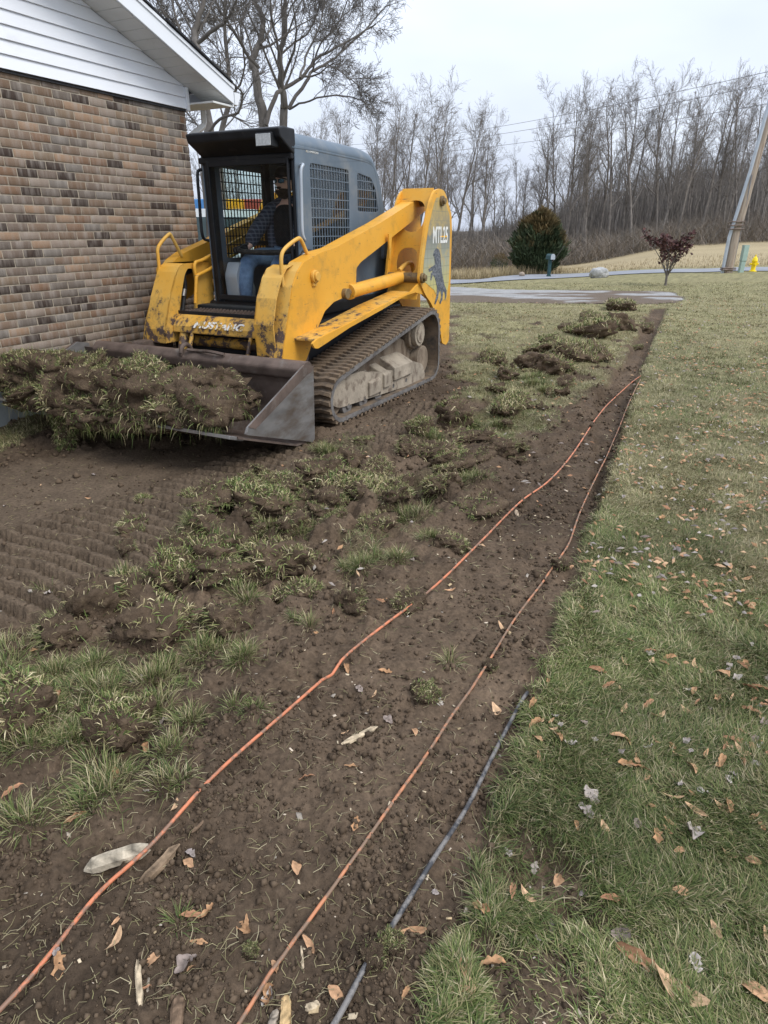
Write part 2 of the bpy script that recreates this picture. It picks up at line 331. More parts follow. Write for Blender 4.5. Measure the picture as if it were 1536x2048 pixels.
    nt.links.new(c, b.inputs['Base Color']); b.inputs['Roughness'].default_value = .9; bump(nt, b, noise(nt, tc, 16, 4), .6, .02); M['denim'] = m
    m, nt, b = newmat('plaid_flannel'); tc = node(nt, 'ShaderNodeTexCoord').outputs['Object']
    w1 = node(nt, 'ShaderNodeTexWave', {'Vector': tc, 'Scale': 9.0, 'Distortion': .4}, bands_direction='X').outputs[0]; w2 = node(nt, 'ShaderNodeTexWave', {'Vector': tc, 'Scale': 9.0, 'Distortion': .4}, bands_direction='Z').outputs[0]
    c = mix(nt, ramp(nt, w1, [(.72, g3(0)), (.8, g3(.5))]), (.022, .028, .045), (.10, .115, .15)); c = mix(nt, ramp(nt, w2, [(.72, g3(0)), (.8, g3(.5))]), c, (.13, .15, .19))
    nt.links.new(c, b.inputs['Base Color']); b.inputs['Roughness'].default_value = .9; M['plaid'] = m
    def cable(name, base, dirt, lo):
        m, nt, b = newmat(name); tc = node(nt, 'ShaderNodeTexCoord').outputs['Object']
        c = ramp(nt, noise(nt, tc, 6, 3), [(.3, tuple(v * .85 for v in base)), (.7, base)])
        c = mix(nt, ramp(nt, noise(nt, tc, 22, 6, .7), [(lo, g3(0)), (lo + .1, g3(.9))]), c, dirt)
        nt.links.new(c, b.inputs['Base Color']); b.inputs['Roughness'].default_value = .55; bump(nt, b, noise(nt, tc, 120, 4), .4, .002); return m
    M['orange'] = cable('muddy_orange_jacket', (.60, .20, .095), (.19, .12, .08), .47)
    M['orange2'] = cable('dirtier_orange_jacket', (.52, .21, .10), (.17, .12, .08), .42)
    M['blackc'] = cable('scuffed_black_jacket', (.045, .046, .05), (.19, .175, .16), .44)
build_mats()

# ------------------------------------------------------------------ objects
def tag(o, label=None, cat=None, group=None, kind=None):
    if label: o['label'] = label
    if cat: o['category'] = cat
    if group: o['group'] = group
    if kind: o['kind'] = kind
    return o
def empty(name, loc=(0, 0, 0), rz=0.0):
    o = bpy.data.objects.new(name, None); COL.objects.link(o); o.location = loc; o.rotation_euler = (0, 0, rz); o.empty_display_size = .2; return o
def mesh_np(name, V, polys, mat, parent=None, col=None, smooth=False, link=True):
    """polys: list of int arrays (k,n) for n-gons"""
    me = bpy.data.meshes.new(name); V = np.asarray(V, np.float32)
    me.vertices.add(len(V)); me.vertices.foreach_set('co', V.ravel())
    polys = [np.asarray(p, np.int32) for p in polys if len(p)]
    li = np.concatenate([p.ravel() for p in polys]); tot = np.concatenate([np.full(len(p), p.shape[1], np.int32) for p in polys])
    st = np.concatenate([[0], np.cumsum(tot)[:-1]]).astype(np.int32)
    me.loops.add(len(li)); me.loops.foreach_set('vertex_index', li)
    me.polygons.add(len(tot)); me.polygons.foreach_set('loop_start', st); me.polygons.foreach_set('loop_total', tot)
    if smooth: me.polygons.foreach_set('use_smooth', np.ones(len(tot), bool))
    if col is not None:
        c = np.ones((len(V), 4), np.float32); c[:, :3] = col
        a = me.color_attributes.new('col', 'FLOAT_COLOR', 'POINT'); a.data.foreach_set('color', c.ravel())
    me.update(calc_edges=True); me.materials.append(mat)
    if not link: return me
    o = bpy.data.objects.new(name, me); COL.objects.link(o); o.parent = parent; return o
class MB:
    def __init__(s, off=(0, 0, 0)): s.v = []; s.f = []; s.off = Vector(off)
    def add(s, vs, fs):
        n = len(s.v); s.v += [tuple(Vector(p) + s.off) for p in vs]; s.f += [tuple(i + n for i in f) for f in fs]; return s
    def box(s, a, b, rot=None, piv=None):
        x0, y0, z0 = a; x1, y1, z1 = b
        vs = [Vector(p) for p in ((x0, y0, z0), (x1, y0, z0), (x1, y1, z0), (x0, y1, z0), (x0, y0, z1), (x1, y0, z1), (x1, y1, z1), (x0, y1, z1))]
        if rot is not None:
            c = Vector(piv) if piv is not None else (vs[0] + vs[6]) / 2; vs = [rot @ (p - c) + c for p in vs]
        return s.add(vs, [(0, 3, 2, 1), (4, 5, 6, 7), (0, 1, 5, 4), (1, 2, 6, 5), (2, 3, 7, 6), (3, 0, 4, 7)])
    def prism(s, prof, y0, y1, holes=()):
        """profile in XZ, extruded along Y"""
        loops = [list(prof)] + [list(h) for h in holes]
        flat = [p for l in loops for p in l]; n = len(flat)
        tris = tessellate_polygon([[Vector((p[0], p[1], 0)) for p in l] for l in loops])
        vs = [(p[0], y0, p[1]) for p in flat] + [(p[0], y1, p[1]) for p in flat]
        fs = []
        for t in tris:
            a, b, c = [flat[i] for i in t]
            ar = (b[0] - a[0]) * (c[1] - a[1]) - (b[1] - a[1]) * (c[0] - a[0])
            t = tuple(t) if ar > 0 else tuple(reversed(t))
            fs.append(t if y0 < y1 else tuple(reversed(t))); u = tuple(i + n for i in reversed(t)); fs.append(u if y0 < y1 else tuple(reversed(u)))
        st = 0
        for l in loops:
            k = len(l)
            for i in range(k): j = (i + 1) % k; fs.append((st + i, st + i + n, st + j + n, st + j))
            st += k
        return s.add(vs, fs)
    def tube(s, pts, r, n=8, cap=True, closed=False):
        pts = [Vector(p) for p in pts]; m = len(pts); R = r if isinstance(r, (list, tuple)) else [r] * m; vs = []; fs = []
        t0 = (pts[1] - pts[0]).normalized(); ref = Vector((0, 0, 1)) if abs(t0.z) < .9 else Vector((1, 0, 0)); nrm = t0.cross(ref).normalized()
        for i, p in enumerate(pts):
            a = pts[max(i - 1, 0)]; b = pts[min(i + 1, m - 1)]; t = (b - a).normalized(); nrm = (nrm - t * nrm.dot(t)).normalized(); bn = t.cross(nrm)
            for k in range(n):
                an = 2 * math.pi * k / n; vs.append(p + (nrm * math.cos(an) + bn * math.sin(an)) * R[i])
        for i in range(m - 1):
            for k in range(n): k2 = (k + 1) % n; fs.append((i * n + k, i * n + k2, (i + 1) * n + k2, (i + 1) * n + k))
        if cap: fs.append(tuple(reversed(range(n)))); fs.append(tuple(range((m - 1) * n, m * n)))
        return s.add(vs, fs)
    def cyl(s, p0, p1, r, n=20): return s.tube([p0, p1], r, n)
    def build(s, name, mat, parent=None, smooth=False, bevel=0.0, seg=2):
        me = bpy.data.meshes.new(name); me.from_pydata(s.v, [], s.f); me.materials.append(mat)
        bm = bmesh.new(); bm.from_mesh(me); bmesh.ops.recalc_face_normals(bm, faces=bm.faces); bm.to_mesh(me); bm.free()
        o = bpy.data.objects.new(name, me); COL.objects.link(o); o.parent = parent
        if smooth:
            me.polygons.foreach_set('use_smooth', [True] * len(me.polygons)); 
            try: me.set_sharp_from_angle(angle=math.radians(40))
            except Exception: pass
        if bevel:
            bv = o.modifiers.new('bevel', 'BEVEL'); bv.width = bevel; bv.segments = seg; bv.limit_method = 'ANGLE'; bv.angle_limit = math.radians(35); bv.harden_normals = False
        return o
def smooth_path(pts, k=6, closed=False):
    pts = [Vector(p) for p in pts]; n = len(pts); out = []
    for i in range(n if closed else n - 1):
        p0 = pts[(i - 1) % n] if closed or i > 0 else pts[0]; p1 = pts[i]; p2 = pts[(i + 1) % n]; p3 = pts[(i + 2) % n] if closed or i + 2 < n else pts[-1]
        for j in range(k):
            t = j / k; out.append(.5 * ((2 * p1) + (p2 - p0) * t + (2 * p0 - 5 * p1 + 4 * p2 - p3) * t * t + (-p0 + 3 * p1 - 3 * p2 + p3) * t ** 3))
    if not closed: out.append(pts[-1])
    return out
def round_poly(pts, r=.03, k=4):
    """round the corners of a 2D polygon"""
    P = [Vector((p[0], p[1])) for p in pts]; R = [p[2] if len(p) > 2 else r for p in pts]; n = len(P); out = []
    for i in range(n):
        a, b, c = P[i - 1], P[i], P[(i + 1) % n]; u = (a - b); v = (c - b); rr = min(R[i], u.length * .45, v.length * .45)
        if rr < 1e-4: out.append(tuple(b)); continue
        p0 = b + u.normalized() * rr; p1 = b + v.normalized() * rr
        for j in range(k + 1): t = j / k; q = p0 * (1 - t) ** 2 + b * 2 * t * (1 - t) + p1 * t * t; out.append((q.x, q.y))
    return out

# ================================================================== GROUND
def rmax(y): return .55 + .46 * np.minimum(1.15, (.82 / np.maximum(y, .5)) ** .9)
def make_ground():
    ys = [-8, -3, -1, 0, .35]; y = .62
    while y < 17: ys.append(y); y *= 1.0057
    while y < 900: ys.append(y); y *= 1.03
    ys = np.array(ys); us = np.concatenate([[-3, -2, -1.4, -1.0], np.linspace(-.78, .78, 350), [1.0, 1.4, 2, 3]])
    U, Y = np.meshgrid(us, ys); Uc = np.where(np.abs(U) < .9, U / .78 * (rmax(Y) + .06), U * 1.3); X = Uc * np.where(Y < .62, .62, Y)
    wide = np.abs(U) > .9
    X = np.where(wide, X + np.sign(U) * 6 * (np.abs(U) - .78), X)
    x = X.ravel(); yy = Y.ravel(); g, lawn, mid, tr = zones(x, yy); z = ground_z(x, yy)
    nr, nc = U.shape; idx = np.arange(nr * nc).reshape(nr, nc)
    q = np.stack([idx[:-1, :-1], idx[:-1, 1:], idx[1:, 1:], idx[1:, :-1]], -1).reshape(-1, 4)
    # colours of soil, turf, straw field
    n1 = fbm(x, yy, 1.1, 4, 40)[:, None]; n2 = fbm(x, yy, 9, 4, 41)[:, None]; n3 = fbm(x, yy, 30, 3, 42)[:, None]
    soil = np.array([.088, .062, .041]) * (.6 + .8 * n2) * (.5 + 1.0 * n1)
    sm = sstep(-.1, .15, sdist(x, yy, SMOOTH))[:, None]; td = sstep(-.1, .1, sdist(x, yy, TREAD))[:, None]
    soil = soil * (1 - np.maximum(sm, td)) + np.array([.112, .082, .056]) * (.75 + .5 * n2) * np.maximum(sm, td)
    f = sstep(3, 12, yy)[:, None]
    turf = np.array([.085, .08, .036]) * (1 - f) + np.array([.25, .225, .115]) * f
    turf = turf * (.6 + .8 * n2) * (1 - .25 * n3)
    dry = sstep(.45, .62, fbm(x, yy, .5, 3, 43))[:, None]; turf = turf * (1 - .35 * dry) + np.array([.22, .19, .10]) * .35 * dry
    midc = mid[:, None] * (1 - lawn[:, None]); turf = turf * (1 - .4 * midc * sstep(.5, .6, n1)) + np.array([.13, .10, .055]) * .4 * midc * sstep(.5, .6, n1)
    c = soil * (1 - g[:, None]) + turf * g[:, None]
    r = x / np.maximum(yy, 1)
    fld = sstep(0, 3, yy - road_y(r))[:, None]
    straw = np.array([.34, .275, .165]) * (.75 + .5 * fbm(x, yy * 3, .25, 4, 45)[:, None])
    c = c * (1 - fld) + straw * fld
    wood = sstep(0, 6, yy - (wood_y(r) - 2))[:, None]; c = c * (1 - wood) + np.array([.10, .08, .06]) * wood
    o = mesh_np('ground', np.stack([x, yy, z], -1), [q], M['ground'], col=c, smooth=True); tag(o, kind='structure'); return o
ROAD_C = None
def setup_road():
    global ROAD_C
    near = [gt(u, v) for u, v in ((700, 578), (860, 571), (1000, 563), (1120, 557), (1240, 550), (1340, 546), (1440, 544), (1536, 543))]
    far = [gt(u, v) for u, v in ((700, 566), (860, 561), (1000, 554), (1120, 549), (1240, 543), (1340, 539), (1440, 537), (1536, 535))]
    ROAD_C = (near, far)
setup_road()
_rr = np.array([p.x / p.y for p in ROAD_C[1]]); _ry = np.array([p.y for p in ROAD_C[1]])
def road_y(r): return np.interp(r, _rr, _ry)
def wood_y(r): return np.interp(r, [-1, .1, .24, .45, .6, 1], [58, 56, 56, 60, 62, 64])
make_ground()
def strip(name, near, far, mat, dz, k=5, nx=60, colf=None):
    def rs(P):
        P = smooth_path([P[0] + (P[0] - P[1]) * 3] + list(P) + [P[-1] + (P[-1] - P[-2]) * 3], 8); return [P[int(round(i * (len(P) - 1) / (nx - 1)))] for i in range(nx)]
    a, b = rs(near), rs(far); V = []
    for i in range(nx):
        for j in range(k): p = a[i].lerp(b[i], j / (k - 1)); V.append((p.x, p.y, tz(p.x, p.y) + dz))
    idx = np.arange(nx * k).reshape(nx, k); q = np.stack([idx[:-1, :-1], idx[1:, :-1], idx[1:, 1:], idx[:-1, 1:]], -1).reshape(-1, 4)
    return mesh_np(name, V, [q], mat, smooth=True)
tag(strip('road', ROAD_C[0], ROAD_C[1], M['asphalt'], .03), kind='structure')
def make_drive():
    x, y = np.meshgrid(np.arange(-8, 9, .12), np.arange(15.3, 33, .12)); nr, nc = x.shape; xf, yf = x.ravel(), y.ravel()
    d = sdist(xf, yf, DRIVE) + (fbm(xf, yf, 1.2, 4, 50) - .5) * .9
    z = terrain(xf, yf) + .02 + np.clip(d, -.3, .12) * .12 
    idx = np.arange(nr * nc).reshape(nr, nc); q = np.stack([idx[:-1, :-1], idx[:-1, 1:], idx[1:, 1:], idx[1:, :-1]], -1).reshape(-1, 4)
    keep = (d[q] > -.2).all(1) & (~((yf[q] > road_y(xf[q] / yf[q]) - 2.5).any(1)))
    q = q[keep]
    n = fbm(xf, yf * 2.2, .8, 4, 51)[:, None]; c = np.array([.29, .285, .275]) * (.75 + .5 * fbm(xf, yf, 6, 3, 52)[:, None])
    md = sstep(.5, .62, n + .16 * sstep(18.2, 16.4, yf)[:, None]) ; c = c * (1 - md) + np.array([.13, .10, .075]) * md
    o = mesh_np('driveway', np.stack([xf, yf, z], -1), [q], M['gravel'], col=c, smooth=True); tag(o, kind='structure')
make_drive()

# ================================================================== HOUSE
W0 = gp(0, 855); WAZ = math.radians(26.1); wd = Vector((math.sin(WAZ), math.cos(WAZ), 0))
house = empty('brick_house', (W0.x, W0.y, 0), math.pi / 2 - WAZ)
tag(house, 'single storey brown brick house with white siding gable at left edge', 'house')
SC = 2.77; BH = .0687; BL = .1915; ZT = 2.705; SL = -.37
def rz_(s): return 2.893 + SL * (s - 2.784)
b = MB(); b.box((-7.0, .006, .32), (SC - .006, .2, ZT)); b.box((SC - .2, .21, .32), (SC - .006, 9, ZT)); wall = b.build('wall', M['mortar'], house)
b = MB(); b.box((-7.05, -.012, -.3), (SC + .012, .19, .322)); b.box((SC - .19, .191, -.3), (SC + .011, 9, .321)); b.build('foundation', M['concrete'], house, bevel=.01)
for k in range(2):
    pass
BCOLS = [tuple(min(1, v * (.72 + .38 * ((i_ * 7) % 5) / 4)) for v in c) for i_, c in enumerate([(.25, .17, .115), (.22, .155, .11), (.20, .155, .12), (.27, .19, .13), (.30, .20, .13), (.29, .18, .115), (.17, .14, .115), (.24, .19, .15), (.21, .16, .125), (.19, .165, .14), (.30, .22, .15), (.065, .047, .038)])]
def brick_geo(L, h=BH - .0105, d=.05, e=.0025):
    hx, hz = L / 2, h / 2
    vs = [(-hx, e, -hz), (hx, e, -hz), (hx, e, hz), (-hx, e, hz), (-hx + e, 0, -hz + e), (hx - e, 0, -hz + e), (hx - e, 0, hz - e), (-hx + e, 0, hz - e), (-hx, d, -hz), (hx, d, -hz), (hx, d, hz), (-hx, d, hz)]
    fs = [(4, 5, 6, 7), (0, 1, 5, 4), (1, 2, 6, 5), (2, 3, 7, 6), (3, 0, 4, 7), (0, 8, 9, 1), (1, 9, 10, 2), (2, 10, 11, 3), (3, 11, 8, 0)]
    return np.array(vs), np.array(fs)
bm_cache = {}
def brick_mesh(ci, half):
    if (ci, half) not in bm_cache:
        v, f = brick_geo((BL - .0115) * (1 if not half else .47)); bm_cache[(ci, half)] = mesh_np('brick', v, [f], M['brick'], col=np.tile(BCOLS[ci], (len(v), 1)), link=False)
    return bm_cache[(ci, half)]
slots = []
nrow = int(round((ZT - .328) / BH))
for r in range(nrow):
    zc = ZT - (r + .5) * BH; s1 = SC - .002
    if r % 2: slots.append((s1 - BL * .235, zc, True)); s1 -= BL * .5
    s = s1 - BL / 2
    while s > -3.5: slots.append((s, zc, False)); s -= BL
br = random.Random(3)
slots = [(s, z, h, (11 if br.random() < .12 else br.choice(range(11)))) for s, z, h in slots]
def vis(s, z):
    return -.15 < s and z > .55 + max(0, (s - 1.0)) * .25
cand = sorted([q for q in slots if vis(q[0], q[1])], key=lambda q: q[0] * 1.0 - q[1] * .1)[:300]; cs = set((q[0], q[1]) for q in cand)
for s, z, h, ci in cand:
    o = bpy.data.objects.new('brick', brick_mesh(ci, h)); COL.objects.link(o); o.parent = wall; o.location = (s, br.uniform(-.0015, .0015), z); o.rotation_euler = (0, br.uniform(-.004, .004), br.uniform(-.006, .006))
V = []; Fq = []; Cc = []; n = 0
for s, z, h, ci in slots:
    if (s, z) in cs: continue
    v, f = brick_geo((BL - .0095) * (.47 if h else 1)); V.append(v + np.array([s, br.uniform(-.001, .001), z])); Fq.append(f + n); n += len(v); Cc.append(np.tile(BCOLS[ci], (len(v), 1)))
for r in range(nrow):                                   # return wall round the corner
    zc = ZT - (r + .5) * BH; y = .05 + (BL / 2 if r % 2 else BL)
    while y < 3:
        v, f = brick_geo(BL - .0095); R = np.array([[0, -1, 0], [1, 0, 0], [0, 0, 1]]); v2 = v @ R.T + np.array([SC, y, zc]); V.append(v2); Fq.append(f + n); n += len(v); Cc.append(np.tile(BCOLS[br.choice(range(12))], (len(v), 1))); y += BL
o = mesh_np('brickwork', np.concatenate(V), [np.concatenate(Fq)], M['brick'], wall, col=np.concatenate(Cc)); tag(o, kind='stuff')
gable = MB(); gable.prism([(-7, 2.72), (SC, 2.72), (SC, rz_(SC)), (-2.2, rz_(-2.2)), (-7, rz_(-2.2) - .37 * 4.8)], .02, .1); g_o = gable.build('gable', M['siding'], house)
z = ZT - .005; k = 0
while z < rz_(-2.2):                                    # lap siding boards
    z1 = z + .1; sr = min(SC - .012, 2.784 + (z1 - 2.893) / SL - .0) if z1 > rz_(SC) else SC - .012
    sr0 = min(SC - .012, 2.784 + (z - 2.893) / SL) if z > rz_(SC) else SC - .012
    b = MB(); b.add([(-7, -.035, z), (sr0, -.035, z), (sr, -.018, z1), (-7, -.018, z1), (-7, .018, z), (sr0, .018, z), (sr, .018, z1), (-7, .018, z1)], [(0, 1, 2, 3), (7, 6, 5, 4), (4, 5, 1, 0), (1, 5, 6, 2), (3, 2, 6, 7), (0, 3, 7, 4)])
    b.build('siding_board', M['siding'], g_o, bevel=.002); z = z1 + .0005; k += 1
b = MB(); b.box((SC - .012, -.045, ZT - .02), (SC + .028, .05, rz_(SC) - .002)); b.build('corner_trim', M['trimw'], house, bevel=.003)
b = MB(); b.box((-7, -.02, ZT - .028), (SC - .014, .011, ZT - .006)); b.build('drip_strip', M['shingle'], house)
# soffit boards across the rake overhang, fascia, roof
SE = 3.12; DO = .35; roof = MB()
roof.add([(SE + .05, -DO - .03, rz_(SE + .05) + .165), (-2.2, -DO - .03, rz_(-2.2) + .165), (-2.2, 10, rz_(-2.2) + .165), (SE + .05, 10, rz_(SE + .05) + .165),
          (SE + .05, -DO - .03, rz_(SE + .05) + .18), (-2.2, -DO - .03, rz_(-2.2) + .18), (-2.2, 10, rz_(-2.2) + .18), (SE + .05, 10, rz_(SE + .05) + .18)], [(0, 1, 2, 3), (7, 6, 5, 4), (0, 4, 5, 1), (1, 5, 6, 2), (2, 6, 7, 3), (3, 7, 4, 0)])
roof.add([(-7.6, -DO - .03, rz_(-2.2) - 5.4 * .37 + .165), (-2.21, -DO - .03, rz_(-2.2) + .162), (-2.21, 10, rz_(-2.2) + .162), (-7.6, 10, rz_(-2.2) - 5.4 * .37 + .165)], [(0, 1, 2, 3)])
ro = roof.build('roof', M['shingle'], house)
s = SE - .03; sb = random.Random(5)
while s > -2.2:                                          # ragged shingle edge along the rake
    s0 = s - .15; b = MB(); jut = sb.uniform(.035, .055)
    b.add([(s, -DO - jut, rz_(s) + .178), (s0, -DO - jut, rz_(s0) + .178), (s0, .3, rz_(s0) + .178), (s, .3, rz_(s) + .178), (s, -DO - jut, rz_(s) + .192), (s0, -DO - jut, rz_(s0) + .200), (s0, .3, rz_(s0) + .200), (s, .3, rz_(s) + .192)], [(0, 1, 2, 3), (7, 6, 5, 4), (0, 4, 5, 1), (1, 5, 6, 2), (2, 6, 7, 3), (3, 7, 4, 0)])
    b.build('shingle', M['shingle'], ro); s = s0 + .001
b = MB(); s0, s1 = SE, -2.2
b.add([(s0, -DO - .02, rz_(s0)), (s1, -DO - .02, rz_(s1)), (s1, -DO, rz_(s1)), (s0, -DO, rz_(s0)), (s0, -DO - .02, rz_(s0) + .15), (s1, -DO - .02, rz_(s1) + .15), (s1, -DO, rz_(s1) + .15), (s0, -DO, rz_(s0) + .15)], [(0, 1, 2, 3), (7, 6, 5, 4), (0, 4, 5, 1), (1, 5, 6, 2), (2, 6, 7, 3), (3, 7, 4, 0)])
b.build('fascia', M['trimw'], house, bevel=.003)
b = MB(); b.add([(s0 + .01, -DO - .032, rz_(s0) + .135), (s1, -DO - .032, rz_(s1) + .135), (s1, -DO - .021, rz_(s1) + .135), (s0 + .01, -DO - .021, rz_(s0) + .135), (s0 + .01, -DO - .032, rz_(s0) + .165), (s1, -DO - .032, rz_(s1) + .165), (s1, -DO - .021, rz_(s1) + .165), (s0 + .01, -DO - .021, rz_(s0) + .165)], [(0, 1, 2, 3), (7, 6, 5, 4), (0, 4, 5, 1), (1, 5, 6, 2), (2, 6, 7, 3), (3, 7, 4, 0)])
b.build('drip_edge', M['trimw'], house)
sf = MB(); sf.add([(SE, -DO, rz_(SE) + .012), (-2.2, -DO, rz_(-2.2) + .012), (-2.2, .0, rz_(-2.2) + .012), (SE, .0, rz_(SE) + .012), (SE, -DO, rz_(SE) + .03), (-2.2, -DO, rz_(-2.2) + .03), (-2.2, .0, rz_(-2.2) + .03), (SE, .0, rz_(SE) + .03)], [(0, 1, 2, 3), (7, 6, 5, 4), (0, 4, 5, 1), (1, 5, 6, 2), (2, 6, 7, 3), (3, 7, 4, 0)])
so = sf.build('rake_soffit', M['soffit'], house); s = SE - .02
while s > -2.0:
    s0 = s - .118; b = MB(); b.add([(s, -DO + .004, rz_(s)), (s0, -DO + .004, rz_(s0)), (s0, -.03, rz_(s0)), (s, -.03, rz_(s)), (s, -DO + .004, rz_(s) + .011), (s0, -DO + .004, rz_(s0) + .011), (s0, -.03, rz_(s0) + .011), (s, -.03, rz_(s) + .011)], [(0, 1, 2, 3), (7, 6, 5, 4), (0, 4, 5, 1), (1, 5, 6, 2), (2, 6, 7, 3), (3, 7, 4, 0)])
    b.build('soffit_panel', M['soffit'], so); s = s0 - .008
b = MB(); b.box((SC + .03, -DO + .002, rz_(SE) - .025), (SE - .002, 9.5, rz_(SE) - .008)); b.build('eave_soffit', M['soffit'], house)
b = MB(); b.box((SE - .001, -DO + .003, rz_(SE) - .02), (SE + .018, 9.5, rz_(SE) + .13)); b.build('eave_fascia', M['trimw'], house)
gb = MB(); pr = [(SE + .02, rz_(SE) + .115), (SE + .02, rz_(SE) - .0), (SE + .075, rz_(SE) - .0), (SE + .095, rz_(SE) + .05), (SE + .12, rz_(SE) + .07), (SE + .12, rz_(SE) + .115), (SE + .112, rz_(SE) + .115), (SE + .11, rz_(SE) + .075), (SE + .07, rz_(SE) + .008), (SE + .028, rz_(SE) + .008), (SE + .028, rz_(SE) + .115)]
gb.prism(pr, -DO - .01, 9.4); gb.prism([(SE + .021, rz_(SE) + .113), (SE + .021, rz_(SE) + .002), (SE + .074, rz_(SE) + .002), (SE + .094, rz_(SE) + .05), (SE + .118, rz_(SE) + .07), (SE + .118, rz_(SE) + .113)], -DO - .014, -DO - .0105)
gb.build('gutter', M['trimw'], house)
b = MB(); b.tube([(SE + .05, .1, rz_(SE)), (SE + .05, .1, rz_(SE) - .13), (SE + .03, .1, rz_(SE) - .17), (SC + .09, .1, rz_(SE) - .33), (SC + .05, .1, rz_(SE) - .37), (SC + .05, .1, .2)], .04, 4); b.build('downspout', M['soffit'], house, bevel=.008)

# ================================================================== TRACK LOADER
ORG = Vector((1.2, 1.17, 0))                 # local frame shift: machine centre at the empty
lw = M0 + Mf * -1.2 + Ml * -1.17
GD = -.03                                     # the machine stands a little down in the scraped soil
loader = empty('track_loader', (lw.x, lw.y, 0), math.atan2(Mf.y, Mf.x))
tag(loader, 'yellow compact track loader with grey cab and raised sod filled bucket', 'track loader')
YC = -1.17
def LB(): return MB(off=ORG)
def mir(y): return 2 * YC - y
def hull(cs, n=40):
    pts = [(x + r * math.cos(2 * math.pi * i / n), z + r * math.sin(2 * math.pi * i / n)) for x, z, r in cs for i in range(n)]
    pts = sorted(set(pts)); cr = lambda o, a, b: (a[0] - o[0]) * (b[1] - o[1]) - (a[1] - o[1]) * (b[0] - o[0])
    lo = []; up = []
    for p in pts:
        while len(lo) > 1 and cr(lo[-2], lo[-1], p) <= 0: lo.pop()
        lo.append(p)
    for p in reversed(pts):
        while len(up) > 1 and cr(up[-2], up[-1], p) <= 0: up.pop()
        up.append(p)
    return lo[:-1] + up[:-1]
def resample(poly, d):
    P = [Vector((p[0], 0, p[1])) for p in poly]; P.append(P[0]); L = [0]
    for a, b_ in zip(P, P[1:]): L.append(L[-1] + (b_ - a).length)
    n = int(L[-1] / d); out = []; j = 0
    for i in range(n):
        t = i * L[-1] / n
        while L[j + 1] < t: j += 1
        out.append(P[j].lerp(P[j + 1], (t - L[j]) / (L[j + 1] - L[j])))
    return out
CIR = [(-.215, .225, .215), (-2.12, .53, .255), (-2.19, .20, .20)]
outer = resample([(x, z) for x, z in hull(CIR)], .075)
lug_me = None
